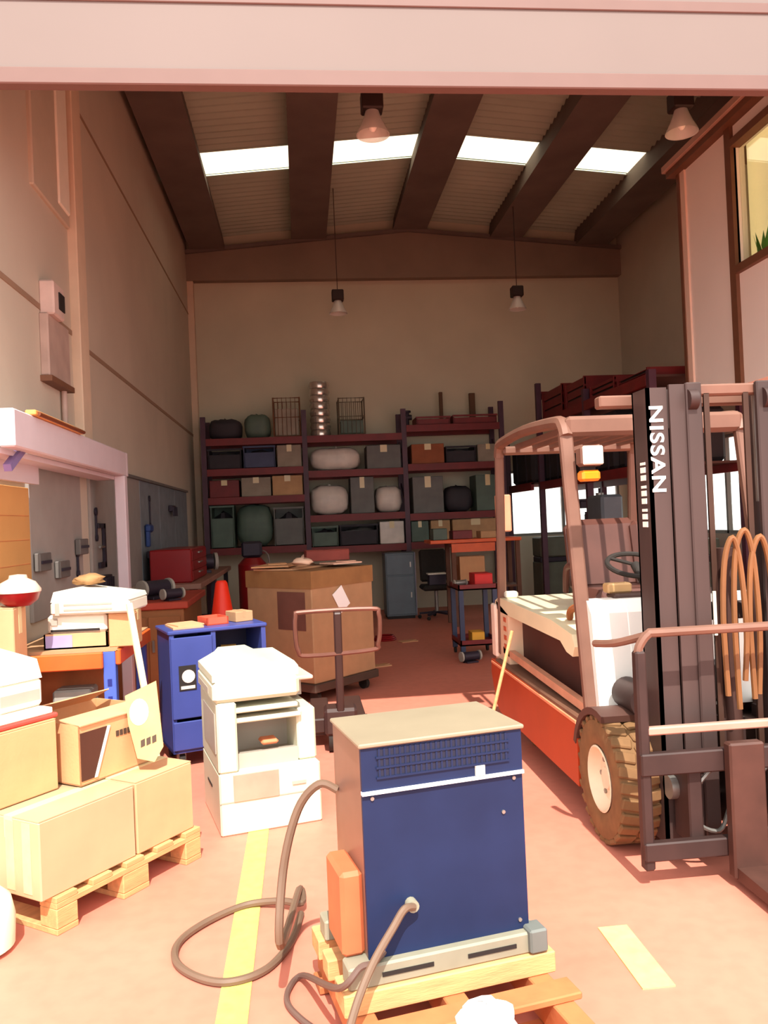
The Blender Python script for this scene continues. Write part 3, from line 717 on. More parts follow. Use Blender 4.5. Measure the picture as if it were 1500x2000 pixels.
for k, (x, y, dx, dy, dz, nm, mt, lb, cat) in enumerate((
    (.14, .2, .20, .28, .02, 'cardboard_sheet', M_card2, 'small tan card sheet on the left of the blue cabinet top', 'sheet'),
    (.34, .22, .15, .2, .05, 'parts_tray', mat('tray_red', (206, 84, 60), .6), 'red plastic parts tray on the blue cabinet top', 'tray'),
    (.53, .24, .13, .16, .07, 'small_carton', M_card3, 'small brown carton on the right of the blue cabinet top', 'carton'))):
    q = MB()
    if 'tray' in nm:
        q.bb((-dx/2, -dy/2, 0), (dx/2, dy/2, .008)); t_ = .01
        for a, b in (((-dx/2, -dy/2), (dx/2, -dy/2+t_)), ((-dx/2, dy/2-t_), (dx/2, dy/2)), ((-dx/2, -dy/2), (-dx/2+t_, dy/2)), ((dx/2-t_, -dy/2), (dx/2, dy/2))): q.bb((*a, 0), (*b, dz))
    elif 'carton' in nm:
        q.box((0, 0, dz/2), (dx, dy, dz), None, .004); q.bb((-dx*.08, -dy/2-.001, dz*.4), (dx*.08, dy/2+.001, dz+.002))
    else:
        q.box((0, 0, .006), (dx, dy, .012)); q.box((.01, .01, .016), (dx*.9, dy*.8, .008), .15)
    ob = tag(q.build(nm, mt), lb, cat); ob.location = wloc((-.88, 5.36), tb, x, y, .8855); ob.rotation_euler.z = tb+.1*k
q = MB(); q.bb((-.06, -.05, 0), (.06, .05, .03), .005); q.cyl((0, 0, .03), (0, 0, .09), .02); q.cyl((-.05, 0, .1), (.05, 0, .1), .025)
ob = tag(q.build('brass_fitting', mat('brass', (190, 140, 70), .4, .5)), 'small brass fitting in the open bay of the blue cabinet', 'fitting'); ob.location = wloc((-.88, 5.36), tb, .42, .14, .62)
# ------------------------------------------------------------------ cartons
def carton(name, label, loc, size, rz, mt=M_card, group=None, tape=True, openf=False, parts=()):
    """cardboard box with top flaps, tape and seams; origin at its base corner"""
    t = thing(name, label, 'carton', loc, rz, group)
    w_, d_, h_ = size
    if openf:
        p = MB(); k = .006
        p.bb((0, 0, 0), (w_, d_, k)); p.bb((0, 0, 0), (w_, k, h_)); p.bb((0, d_-k, 0), (w_, d_, h_)); p.bb((0, 0, 0), (k, d_, h_)); p.bb((w_-k, 0, 0), (w_, d_, h_))
        p.build('body', mt, t)
    else:
        MB().box((w_/2, d_/2, (h_-.004)/2), (w_, d_, h_-.004), None, .005).build('body', mt, t)
        MB().bb((.002, .002, h_-.004), (w_-.002, d_/2-.002, h_)).build('flap', mt, t)
        MB().bb((.002, d_/2+.002, h_-.004), (w_-.002, d_-.002, h_)).build('flap', mt, t)
    if tape and not openf:
        MB().bb((-.0015, d_/2-.025, h_*.72), (w_+.0015, d_/2+.025, h_+.0012)).build('tape', M_tape, t)
    return t
# pallet: local x along its visible short side, y inwards
PA = (-1.0, 3.27); pa = atan2(.815, .58)
def ploc(u, v, z): return Vector((PA[0]+u*cos(pa)-v*sin(pa), PA[1]+u*sin(pa)+v*cos(pa), z))
PL = thing('euro_pallet', 'wooden block pallet under the stacked cartons', 'pallet', (*PA, 0), pa)
PLEN = 1.0
for u0 in (0, .33, .70):
    uw = .10 if u0 != .33 else .145
    for v0 in (0, PLEN/2-.05, PLEN-.1):
        MB().bb((u0, v0, .022), (u0+uw, v0+.1, .1), .004).build('block', M_wood, PL)
    MB().bb((u0, 0, 0), (u0+uw, PLEN, .022), .002).build('bottom_board', M_wood, PL)
for v0 in (0, PLEN/2-.05, PLEN-.1):
    MB().bb((0, v0, .1), (.8, v0+.1, .122), .002).build('stringer_board', M_wood, PL)
for k in range(5):
    uu = k*(.8-.1)/4
    MB().bb((uu, 0, .122), (uu+.1, PLEN, .144), .002).build('deck_board', M_wood, PL)
Zd = .144
c = carton('carton', 'film wrapped pale carton at the front corner of the pallet', ploc(-.05, .02, Zd), (.475, .36, .305), pa, M_wrap)
for k in range(3):
    MB().bb((-.002, .05+k*.1, .02), (-.0, .10+k*.1, .29)).build('stretch_film', mat('film', (210, 176, 138), .25, 0, .1, 14), c)
carton('carton', 'plain tan carton at the far right end of the pallet', ploc(.435, .02, Zd), (.345, .36, .31), pa, M_card2)
carton('carton', 'plain tan carton in the rear row of the pallet beneath the white printer', ploc(.0, .40, Zd), (.40, .5, .30), pa, M_card2)
carton('carton', 'brown carton in the rear row of the pallet', ploc(.41, .40, Zd), (.38, .5, .30), pa, M_card3)
# upper layer
c = carton('carton', 'tall plain yellow carton on the upper left of the pallet stack', ploc(-.03, .285, .452), (.285, .45, .30), pa, M_card)
c = carton('carton', 'open tan carton with a raised printed flap and painted gap shade', ploc(.30, .20, .456), (.44, .40, .26), pa, M_card, openf=True)
MB().prism([(.004, .02), (.07, .02), (.15, .225), (.004, .225)], 'xz', -.004, .001).build('gap_shade', mat('gap_shade_brown', (72, 36, 22), .8), c)  # shade of the gap between the two upper cartons, painted as a dark patch
MB().prism([(.07, .02), (.085, .02), (.165, .225), (.15, .225)], 'xz', -.007, -.001).build('bright_strip', M_white, c)
for k in range(5):
    MB().bb((.20+k*.022, -.003, .165), (.216+k*.022, -.0, .19)).build('printed_letter', M_print, c)
# flaps
MB().box((.2, .06, .264), (.40, .14, .005), Matrix.Rotation(radians(6), 3, 'X')).build('flap', M_card2, c)
MB().box((.2, .33, .29), (.40, .15, .005), Matrix.Rotation(radians(-25), 3, 'X')).build('flap', M_card2, c)
fR = Matrix.Rotation(radians(-16), 3, 'Y')
FM = (Matrix.Translation(ploc(.30, .20, .456)) @ Matrix.Rotation(pa, 4, 'Z')).inverted()
def fp(px, py, dy=0.0): v_ = ony(px, py, 3.78); return Vector((v_.x, v_.y+dy+(v_.z-.5)*.25, v_.z))
def fpoly(pxs, d0, d1):
    q = MB(); n_ = len(pxs); vs_ = [fp(*a, d0) for a in pxs]+[fp(*a, d1) for a in pxs]
    return q.add(vs_, [tuple(range(n_))[::-1], tuple(range(n_, 2*n_))]+[(i, (i+1) % n_, n_+(i+1) % n_, n_+i) for i in range(n_)])
def fbuild(q, name, mt, par):
    o = q.build(name, mt, par); o.matrix_parent_inverse = FM if par is c else Matrix.Identity(4); return o
f = fbuild(fpoly([(237, 1366), (298, 1337), (318, 1460), (302, 1488), (268, 1482), (247, 1420)], 0, .006), 'raised_flap', mat('flap_olive', (188, 160, 106), .8, 0, .1, 12), c)
fbuild(fpoly([(267+19*cos(a), 1396+25*sin(a)) for a in [2*pi*k/20 for k in range(20)]], -.002, -.0005), 'round_sticker', mat('sticker_pale', (206, 214, 210), .4), f)
for k in range(3):
    x0, y0 = 273+k*11, 1455-k*4
    fbuild(fpoly([(x0, y0-6), (x0+8, y0-10), (x0+9, y0+3), (x0+1, y0+7)], -.002, -.0005), 'printed_mark', M_print, f)
# small printer on the left carton
t = thing('desktop_printer', 'white desktop printer with grey front slot on the left carton', 'printer', ploc(.06, .36, .80), pa)
MB().box((.10, .2, .06), (.22, .36, .12), None, .015).build('body', M_white, t)
p = MB(); p.prism([(.02, .12), (.05, .20), (.34, .24), (.38, .2), (.38, .12)], 'yz', 0.0, .205); p.build('lid', M_white, t)
MB().bb((.0, -.002+.02, .03), (.19, .024, .075)).build('paper_slot', M_copgrey, t)
MB().bb((.213, .06, .03), (.222, .34, .085)).build('side_slot', mat('slot_pink', (206, 170, 156), .5), t)
MB().box((.1, .1, .135), (.1, .06, .01), None, .004).build('control_panel', M_copgrey, t)
t = thing('red_folder', 'flat red plastic folder under the white desktop printer', 'folder', ploc(-.02, .30, .753), pa)
MB().bb((0, 0, 0), (.30, .44, .02), .006).build('cover', mat('folder_red', (206, 70, 60), .5), t)
MB().bb((.01, .01, .02), (.28, .42, .046), .004).build('papers', mat('paper_cream', (236, 214, 190), .7), t)
# object at the picture's lower left edge
t = thing('white_canister', 'white rounded plastic canister on the floor before the pallet', 'canister', tuple(onz(-44, 1862, 0)))
MB().lathe([(0, 0), (.10, 0), (.13, .02), (.135, .12), (.12, .19), (.07, .24), (.04, .25), (.04, .28), (0, .28)], n=28).build('body', mat('canister_cream', (226, 224, 196), .4, 0, .04), t)
MB().cyl((0, 0, .28), (0, 0, .31), .045).build('cap', M_black, t)

# ------------------------------------------------------------------ left bench: blue uprights, orange beams
BE = thing('rack_bench', 'bench made of orange beams and blue uprights at the left wall', 'bench', (-1.73, 4.88, 0))
bw, bl_, bz = .585, .92, .85
for x in (.04, bw):
    for y in (.03, bl_):
        q = MB(); q.bb((x-.035, y-.03, 0), (x+.035, y+.03, bz-.0), .004); q = q.build('upright', M_bblue, BE)
        for k in range(6): MB().bb((x-.012, y-.033, .15+k*.1), (x+.012, y-.029, .19+k*.1)).build('hole', mat('hole_navy', (30, 40, 120), .6), q)
for y in (.0, bl_+.03): MB().bb((.0, y-.03, .755), (bw-.03, y+.0, .85), .006).build('beam', M_borange, BE)
for x in (.0, bw+.035): MB().bb((x, .0, .77), (x+.03, bl_+.03, .86), .006).build('side_beam', M_borange, BE)
MB().bb((0, 0, .85), (bw+.05, bl_+.02, .87)).build('bench_top', M_card3, BE)
MB().bb((.08, .3, .12), (.54, .34, .72)).build('back_panel', M_wood2, BE)
def simple(name, label, cat, loc, rz=0): return thing(name, label, cat, loc, rz)
# grey cabinet under bench and planks leaning
t = simple('metal_case', 'grey metal case standing under the orange bench', 'case', (-1.50, 4.98, 0))
MB().bb((0, 0, 0), (.22, .18, .62), .012).build('body', mat('case_grey', (150, 148, 140), .5), t); MB().bb((.08, -.012, .5), (.14, 0, .52)).build('handle', M_black, t)
def plank(label, a, b, w_, mt=M_wood2):
    return tag(MB().bar(a, b, w_, .022, .003).build('wooden_plank', mt), label, 'plank')
plank('reddish plank leaning from the floor onto the blue cabinet side', (-1.02, 4.55, .015), (-1.15, 5.3, .60), .07, M_wood2) if False else None
plank('short reddish plank propped behind the cartons toward the blue upright', (-1.22, 4.50, .02), (-.98, 4.80, .60), .06)
plank('reddish plank leaning below the orange bench front beam', (-1.46, 4.45, .02), (-1.36, 4.79, .58), .06)
a, b = ony(252, 1178, 4.78), ony(282, 1345, 4.66)
b2 = b+(b-a)*((b.z-.02)/(a.z-b.z))
tag(MB().bar(b2, a, .035, .02, .003).build('wooden_batten', mat('pale_wood', (232, 196, 160), .7)), 'tall pale wooden batten leaning beside the orange bench end', 'batten')
# things on the bench
zt = .87
t = simple('white_printer', 'long white printer with grey paper slots, topmost on the bench', 'printer', (-1.47, 4.90, zt+.20), radians(-6))
MB().bb((0, 0, 0), (.46, .36, .075), .012).build('base', M_white, t); p = MB(); p.prism([(0.0, .075), (.02, .135), (.12, .15), (.45, .10), (.46, .075)], 'xz', .01, .35); p.build('lid', M_white, t)
for z in (.025, .055): MB().bb((.08, -.004, z), (.36, .001, z+.010)).build('slot', M_copgrey, t)
MB().bb((.03, -.004, .0), (.055, .001, .07)).build('side_post', M_copgrey, t)
t = simple('white_printer', 'short white printer below the long one, right of the bright carton', 'printer', (-1.50, 4.94, zt+.09), radians(-3))
MB().bb((0, 0, 0), (.34, .34, .108), .015).build('base', M_white, t); MB().bb((.02, -.005, .01), (.30, .0, .024)).build('slot', M_dark, t); MB().bb((.02, -.008, .05), (.06, .0, .09)).build('button_pad', M_copgrey, t)
t = simple('card_tray', 'shallow tan card tray carrying the short white printer', 'tray', (-1.52, 4.93, zt))
p = MB(); p.bb((0, 0, 0), (.36, .36, .01)); p.bb((0, 0, 0), (.36, .01, .09)); p.bb((0, .35, 0), (.36, .36, .09)); p.bb((0, 0, 0), (.01, .36, .09)); p.bb((.35, 0, 0), (.36, .36, .09)); p.build('tray', M_card2, t)
MB().bb((.01, -.003, .01), (.16, .001, .08)).build('label', mat('label_lilac', (160, 146, 190), .6), t)
carton('carton', 'yellow tan carton on the bench end beside the orange side beam', (-1.145, 4.90, zt), (.15, .2, .20), 0, M_card)
carton('carton', 'pale carton with a bright side left of the white printers', (-1.71, 4.60, zt-.24), (.14, .2, .52), 0, M_card2)
t = simple('carton_stand', 'low wooden stool under the bright pale carton', 'stool', (-1.74, 4.56, 0))
MB().bb((0, 0, .58), (.2, .26, .63), .006).build('top', M_wood2, t)
for x in (.03, .17):
    for y in (.04, .22): MB().bb((x-.02, y-.02, 0), (x+.02, y+.02, .58)).build('leg', M_wood2, t)
t = simple('lidded_basin', 'pale basin with a deep red rim band on the pale carton', 'basin', (ony(38, 1202, 4.72).x, 4.72, 1.153))
MB().lathe([(0, 0), (.06, 0), (.10, .03), (.115, .075), (.11, .08)], n=28).build('red_body', M_crimson, t)
MB().lathe([(.118, .075), (.118, .09), (.09, .13), (.05, .15), (.045, .17), (0, .175)], n=28).build('lid', mat('lid_blush', (226, 190, 172), .4), t)
random.seed(11)
t = tag(MB().sph((0, 0, 0), (.09, .07, .035), 16, 8, .2, -.03).build('dust_sheet', mat('sheet_beige', (150, 112, 72), .8, 0, .2, 8), None, 80), 'crumpled beige cloth heaped on the long white printer', 'cloth'); t.location = (-1.30, 5.12, zt+.386)

# ------------------------------------------------------------------ lilac frame and tool wall
FR = thing('workshop_frame', 'pale lilac steel frame with a long beam along the left wall', 'frame', (-1.5, 4.42, 0))
MB().bb((-.03, -.05, 2.0), (.05, 2.64, 2.2), .008).build('long_beam', M_lilac, FR)
MB().bb((-.03, 2.52, 0), (.055, 2.62, 2.0), .006).build('post', M_lilac, FR)
MB().bb((-.03, 2.64, 2.0), (.05, 2.70, 2.2), .004).build('end_cap', M_lilac, FR)
MB().bb((-.185, -.05, 1.97), (-.03, 2.62, 2.0)).build('soffit_panel', M_lilac, FR)
MB().bb((-.185, -.05, 1.86), (-.155, .98, 1.97)).build('header_board', M_lilac, FR)
MB().bar((-.03, .06, 1.9), (-.03, .35, 2.05), .04, .04).build('brace', mat('brace_violet', (120, 104, 150), .5), FR)
t = thing('tube_lamp', 'slim brown tube lamp fitting on the lilac beam', 'lamp', (-1.46, 4.66, 2.2))
MB().bb((-.03, 0, 0), (.03, 1.0, .03), .006).build('fitting', mat('fitting_orange', (226, 158, 86), .5), t); MB().cyl((.035, .03, .01), (.035, .97, .01), .012).build('tube', mat('tube_brown', (110, 56, 28), .5), t)
TB = tag(MB().bb((XL+.009, 4.42, 1.26), (XL+.035, 5.38, 1.84), .004).build('notice_board', M_tan), 'plain tan wooden board on the left wall under the lilac beam', 'board')
for k in range(3): MB().bb((XL+.034, 4.44, 1.36+k*.15), (XL+.037, 5.36, 1.364+k*.15)).build('board_seam', M_wood2, TB)
PG = thing('tool_pegboard', 'long grey pegboard panels on the left wall', 'pegboard', (XL, 5.42, 0))
for k in range(6):
    y0 = k*1.36 if k else 0
    a, b = k*1.2+(.06 if k == 1 else 0), k*1.2+1.18
    if k == 1: a = 1.52
    if k == 0: b = 1.22
    MB().bb((.0, a, .98), (.025, b, 2.08), .003).build('panel', M_peg if k < 3 else mat('pegboard_blue_grey', (122, 128, 134), .7), PG)
MB().bb((.0, .0, 2.08), (.05, 7.2, 2.11)).build('top_rail', mat('rail_grey', (110, 104, 100), .6), PG)
HW = XL+.03
def hung(name, label, px, py, build, group=None, X=HW):
    t = thing(name, label, 'tool', tuple(onx(px, py, X)), 0, group); build(t); return t
def clamp(t):
    MB().bb((0, -.12, .16), (.02, .10, .2)).build('jaw', M_tool, t); MB().bb((0, .06, -.18), (.02, .12, .2)).build('frame', M_tool, t); MB().bb((0, -.1, -.18), (.02, .10, -.13)).build('jaw', M_tool, t); MB().cyl((.01, -.08, 0), (.01, .08, 0), .012, n=8).build('screw', M_steel, t)
def spanner(L):
    def f(t):
        MB().bb((0, -.012, -L/2), (.012, .012, L/2)).build('shaft', M_tool, t); MB().cyl((0, 0, L/2), (.014, 0, L/2), .035, n=12).build('head', M_tool, t); MB().cyl((0, 0, -L/2), (.014, 0, -L/2), .028, n=12).build('ring', M_tool, t)
    return f
def drill(t):
    MB().bb((0, -.14, .0), (.06, .10, .09), .02).build('body', M_toolblue, t); MB().bb((.005, -.13, -.16), (.05, -.05, .02), .012).build('grip', M_toolblue, t); MB().cyl((.03, .1, .045), (.03, .2, .045), .02, .01, 10).build('chuck', M_tool, t)
def bracket(t):
    MB().bb((0, -.16, -.03), (.05, .16, .05), .006).build('bar', M_tool, t)
    for k in range(5): MB().bb((.05, -.14+k*.065, -.09), (.07, -.115+k*.065, .03)).build('hook', M_tool, t)
def plate(t):
    MB().bb((0, -.12, -.06), (.04, .12, .06), .006).build('plate', mat('tool_grey', (98, 92, 88), .5), t); MB().bb((.04, -.1, -.01), (.05, .1, .01)).build('ridge', M_tool, t)
hung('screw_clamp', 'big black screw clamp hanging on the pegboard beside the lilac post', 197, 1068, clamp)
hung('pipe_wrench', 'thin dark pipe wrench hanging above the big screw clamp', 187, 1025, spanner(.22))
hung('wall_plate', 'grey metal plate hanging left of the big screw clamp', 155, 1068, plate)
hung('ring_spanner', 'short dark spanner hanging under the grey metal plate', 151, 1100, spanner(.16))
hung('hook_rail', 'dark hook rail low on the pegboard with five hooks', 200, 1135, bracket)
hung('hand_tool', 'small dark tool at the right end of the tan board', 78, 1098, plate)
hung('hand_tool', 'small grey tool hanging low between tan board and hook rail', 117, 1112, plate)
hung('power_drill', 'blue power drill hanging on the pegboard past the lilac post', 287, 1040, drill)
hung('hook_rail', 'dark hook rail beneath the blue power drill', 292, 1085, bracket)
hung('long_spanner', 'long dark spanner hanging high on the pegboard past the post', 292, 1000, spanner(.3))
hung('wall_bracket', 'dark wall bracket on the pegboard toward the back wall', 333, 995, bracket)

# brown cabinet bench behind the blue cabinet
t = thing('wooden_workbench', 'brown wooden workbench with red edged top against the left wall', 'workbench', (-1.66, 7.15, 0))
MB().bb((0, 0, 0), (.62, 1.2, .86), .006).build('carcass', mat('bench_brown', (150, 96, 56), .7, 0, .1), t)
MB().bb((-.03, -.03, .86), (.66, 1.25, .92), .008).build('top', mat('bench_red_edge', (176, 66, 46), .6), t)
for k in range(2):
    q = MB().bb((.03+k*.29, -.014, .06), (.30+k*.29, 0, .8), .004).build('door', MATS['bench_brown'], t); MB().bb((.26 if k == 0 else .35, -.03, .5), (.28 if k == 0 else .37, -.014, .6)).build('handle', M_steel, q)
def motor(name, label, loc, s=1.0, rz=0, mt=M_tool):
    t = thing(name, label, 'machine', loc, rz)
    MB().bb((-.11*s, -.09*s, 0), (.11*s, .09*s, .03*s), .005).build('base', mt, t); MB().cyl((-.14*s, 0, .11*s), (.14*s, 0, .11*s), .075*s, n=20).build('motor', mt, t)
    for x in (-.17, .17): MB().cyl(((x-.015)*s, 0, .11*s), ((x+.015)*s, 0, .11*s), .085*s, n=20).build('grinding_wheel', M_copgrey, t)
    return t
motor('bench_grinder', 'dark bench grinder on the red edged workbench', (-1.34, 7.55, .92), .9, .9)
motor('bench_grinder', 'small dark grinder at the workbench front corner', (-1.15, 7.28, .92), .55, .7)
# long low bench with red tool chest farther on
t = thing('steel_workbench', 'long dark steel workbench below the far pegboard', 'workbench', (-1.7, 8.7, 0))
MB().bb((0, 0, .90), (.62, 3.6, .96), .008).build('top', mat('bench_top_rose', (156, 112, 96), .6), t)
for y in (.05, 1.8, 3.5):
    for x in (.05, .55): MB().bb((x-.03, y-.03, 0), (x+.03, y+.03, .9)).build('leg', M_tool, t)
MB().bb((.03, .05, .25), (.58, 3.5, .28)).build('shelf', M_tool, t)
t = thing('tool_chest', 'dark red tool chest on the long steel workbench', 'chest', (-1.64, 8.95, .96))
MB().bb((0, 0, 0), (.44, 1.3, .36), .012).build('body', M_crimson, t)
for k in range(3):
    q = MB().bb((.44, .03, .02+k*.11), (.45, 1.27, .12+k*.11), .003).build('drawer', M_crimson, t); MB().bb((.45, .5, .08+k*.11), (.465, .8, .095+k*.11)).build('pull', M_steel, q)
motor('bench_grinder', 'dark machine with round wheels beyond the red tool chest', (-1.35, 10.7, .96), 1.3, .3)
motor('electric_polisher', 'dark polisher on the shelf under the long workbench', (-1.35, 9.3, .28), 1.4, .5)
for k, (px, py, Y, w_, h_, col, lb) in enumerate(((400, 1175, 8.45, .26, .36, (88, 70, 58), 'brown crate on the floor behind the orange red cone'),)):
    q = ony(px, py, Y); t = thing('storage_crate', lb, 'crate', (-.80, Y+.1, 0))
    MB().bb((-w_/2, 0, 0), (w_/2, .3, .46), .01).build('body', mat('crate%d' % k, col, .7), t); MB().bb((-w_/2-.012, -.012, .42), (w_/2+.012, .312, .47), .008).build('rim', mat('crate%d' % k, col, .7), t)
t = thing('air_compressor', 'dark red upright air compressor tank past the long steel workbench', 'compressor', (-.72, 11.6, 0))
MB().lathe([(0, .12), (.12, .14), (.2, .22), (.2, 1.0), (.12, 1.09), (0, 1.11)], n=24).build('tank', M_crimson, t)
for k in range(3): a = 2*pi*k/3+.4; MB().bar((.13*cos(a), .13*sin(a), .2), (.2*cos(a), .2*sin(a), 0.005), .04, .02).build('leg', M_tool, t)
MB().bb((-.14, -.1, 1.1), (.14, .1, 1.32), .03).build('motor_head', M_tool, t); MB().cyl((0, -.2, .75), (0, -.24, .75), .04).build('gauge', M_white, t)
MB().tube([(.1, 0, 1.2), (.22, 0, 1.12), (.23, 0, .8), (.19, 0, .7)], .012, 6, 4).build('air_pipe', M_steel, t)
# orange-red cone
t = thing('traffic_cone', 'bright orange red cone standing behind the blue cabinet', 'cone', (-.70, 7.0, 0))
MB().bb((-.24, -.24, 0), (.24, .24, .03), .012).build('base', mat('cone_red', (226, 44, 14), .45, 0, .05), t)
MB().lathe([(.225, .03), (.21, .06), (.05, 1.07), (.035, 1.09), (.0, 1.09)], n=28).build('cone', MATS['cone_red'], t)

# ------------------------------------------------------------------ big carton on a dolly and the pallet truck
BB = thing('bulk_carton', 'large brown cardboard bulk box on a low wooden dolly', 'carton', (.05, 6.98, 0), radians(45))
MB().bb((0, 0, .17), (.80, .82, 1.12), .008).build('box_body', M_card3, BB)
MB().bb((-.006, -.006, .98), (.806, .826, 1.13)).build('box_collar', mat('collar_brown', (150, 108, 66), .85), BB)
MB().bb((-.004, .08, .62), (.0, .42, .95)).build('torn_flap', mat('torn_brown', (112, 72, 60), .85), BB)
MB().box((.36, -.010, .86), (.14, .004, .20), Matrix.Rotation(radians(-32), 3, 'Y'), .0).build('glare_patch', mat('glare_white', (250, 250, 248), .3, 0, 0), BB)  # bright glare spot on the box, put in as a thin white plate
MB().bb((-.02, -.02, .10), (.82, .84, .17), .006).build('dolly_deck', mat('dolly_dark', (74, 56, 46), .7), BB)
for x in (.08, .72):
    for y in (.08, .74): MB().cyl((x-.02, y, .05), (x+.02, y, .05), .05, n=16).build('dolly_wheel', M_black, BB)
def bloc(x, y, z): return Vector((.05+x*cos(pi/4)-y*sin(pi/4), 6.98+x*sin(pi/4)+y*cos(pi/4), z))
for k, (x, y, z, sx, sy, sz, rz, tilt, mt, lb) in enumerate((
    (.34, .55, 1.132, .66, .42, .014, .2, .0, M_card2, 'pale flattened card sheet lying across the bulk box top'),
    (.20, .62, 1.160, .5, .34, .012, .55, .0, M_card, 'yellowish flattened card sheet on the pale sheet of the bulk box'),
    (.60, .20, 1.158, .30, .26, .012, -.3, .0, mat('sheet_blush', (232, 186, 160), .8), 'blush coloured paper sheet at the right corner of the bulk box'))):
    q = MB(); q.box((0, 0, sz/2), (sx, sy, sz)); q.box((sx*.25, sy*.1, sz+.004), (sx*.45, sy*.5, .008), .3)
    ob = tag(q.build('flat_sheet', mt), lb, 'sheet'); ob.location = bloc(x, y, z); ob.rotation_euler = (0, 0, pi/4+rz)
carton('carton', 'dark red shallow carton on the card sheets of the bulk box', bloc(.40, .44, 1.186), (.40, .26, .10), .08, mat('carton_maroon', (130, 56, 46), .7), tape=False)
for k, (x, y) in enumerate(((.72, .72), (.12, .2))):
    random.seed(20+k); q = MB(); q.sph((0, 0, .03), (.09, .07, .035), 12, 6, .3, -.028)
    ob = tag(q.build('crumpled_paper', mat('paper_blush', (236, 196, 168), .8), None, 80), ('crumpled paper ball at the far right of the bulk box', 'crumpled paper ball at the front left of the bulk box')[k], 'paper'); ob.location = bloc(x, y, 1.172)
PT = thing('pallet_truck', 'dark hand pallet truck with a wide loop handle', 'pallet truck', (.20, 5.35, 0))
zc = .80
loop = [(-.27, .0, .94), (-.22, 0, .965), (.22, 0, .965), (.27, 0, .93), (.275, .01, .82), (.26, .02, .73), (.22, .03, .69), (-.2, .03, .675), (-.26, .02, .71), (-.275, .01, .8)]
MB().tube(loop, .015, 8, 4, True).build('loop_handle', mat('handle_brown', (112, 72, 60), .35, .3), PT)
MB().bar((0, .0, .96), (0, .16, .22), .085, .05, .008, up=(1, 0, 0)).build('tiller', mat('tiller_dark', (58, 38, 34), .5), PT)
MB().bb((-.11, .10, .12), (.11, .30, .30), .02).build('pump_unit', MATS['tiller_dark'], PT)
for x in (-.06, .06): MB().cyl((x-.025, .2, .09), (x+.025, .2, .09), .09, n=20).build('steer_wheel', M_black, PT)
for x in (-.2, .06): MB().bb((x, .30, .08), (x+.14, 1.3, .13), .008).build('fork_arm', MATS['tiller_dark'], PT)
MB().bb((-.2, .28, .10), (.2, .36, .2), .01).build('fork_bridge', MATS['tiller_dark'], PT)
for x in (-.13, .13): MB().cyl((x-.03, 1.2, .04), (x+.03, 1.2, .04), .04, n=14).build('load_roller', M_black, PT)
# litter on floor
for k, (px, py, lb) in enumerate(((797, 1253, 'scrap of pale card on the floor before the grey cabinet'), (742, 1301, 'torn pale card scrap on the floor beside the dolly'))):
    q = MB(); q.box((0, 0, .006), (.22, .14, .012), .3); q.box((.05, .02, .014), (.1, .07, .005), .9)
    ob = tag(q.build('card_scrap', M_card2), lb, 'scrap'); ob.location = onz(px, py, 0)
t = thing('red_cable_coil', 'coil of red cable on the floor behind the dolly', 'cable', tuple(onz(752, 1250, 0)))
for k in range(3): MB().tube([(.14*cos(a)*(1-.1*k), .14*sin(a)*(1-.1*k), .012+.02*k) for a in [2*pi*j/12 for j in range(12)]], .012, 6, 2, True).build('turn', M_crimson, t)

# ------------------------------------------------------------------ back rack
RY0, RY1 = 13.1, 13.85
RK = thing('pallet_rack', 'dark red shelving rack run along the back wall', 'rack', (0, 0, 0))
UP = [(-1.50, 3.28), (.09, 3.35), (1.69, 3.32), (3.30, 3.40)]
for x, zt_ in UP:
    for y in (RY0, RY1-.06):
        MB().bb((x-.04, y, 0), (x+.04, y+.06, zt_)).build('upright', M_rackblue, RK)
    for k in range(4): MB().bar((x, RY0+.03, .3+k*.7), (x, RY1-.03, .75+k*.7), .02, .03).build('brace', M_rackblue, RK)
LEV = [(2.93, 2.45, 2.0, 1.2), (2.93, 2.37, 1.66, 1.15), (3.05, 2.42, 1.62, 1.16)]
for b in range(3):
    x0, x1 = UP[b][0]+.04, UP[b+1][0]-.04
    for z in LEV[b]:
        for y in (RY0-.02, RY1-.05): MB().bb((x0, y, z-.11), (x1, y+.05, z)).build('beam', M_rackred, RK)
        MB().bb((x0, RY0+.03, z-.02), (x1, RY1-.05, z-.001)).build('shelf_deck', mat('deck_dark', (76, 50, 42), .8), RK)
def rect(x0, y0, x1, y1, Y):
    a, b = ony(x0, y1, Y), ony(x1, y0, Y); return a.x, b.x, a.z, b.z
def shelf_z(b, z):
    return min(LEV[b], key=lambda q: abs(q-z))
cols = {'t': M_card3, 'p': mat('carton_grey', (150, 138, 122), .8), 'g': mat('bin_grey', (104, 104, 100), .6), 'd': mat('bin_dark', (50, 46, 52), .7), 'w': mat('bag_white', (216, 206, 194), .4), 'n': mat('bin_green', (86, 104, 92), .6), 'b': mat('bin_blue', (66, 74, 104), .6), 'r': M_rackred, 'o': mat('carton_rust', (150, 86, 56), .8), 'k': mat('carton_tan', (190, 150, 108), .8)}
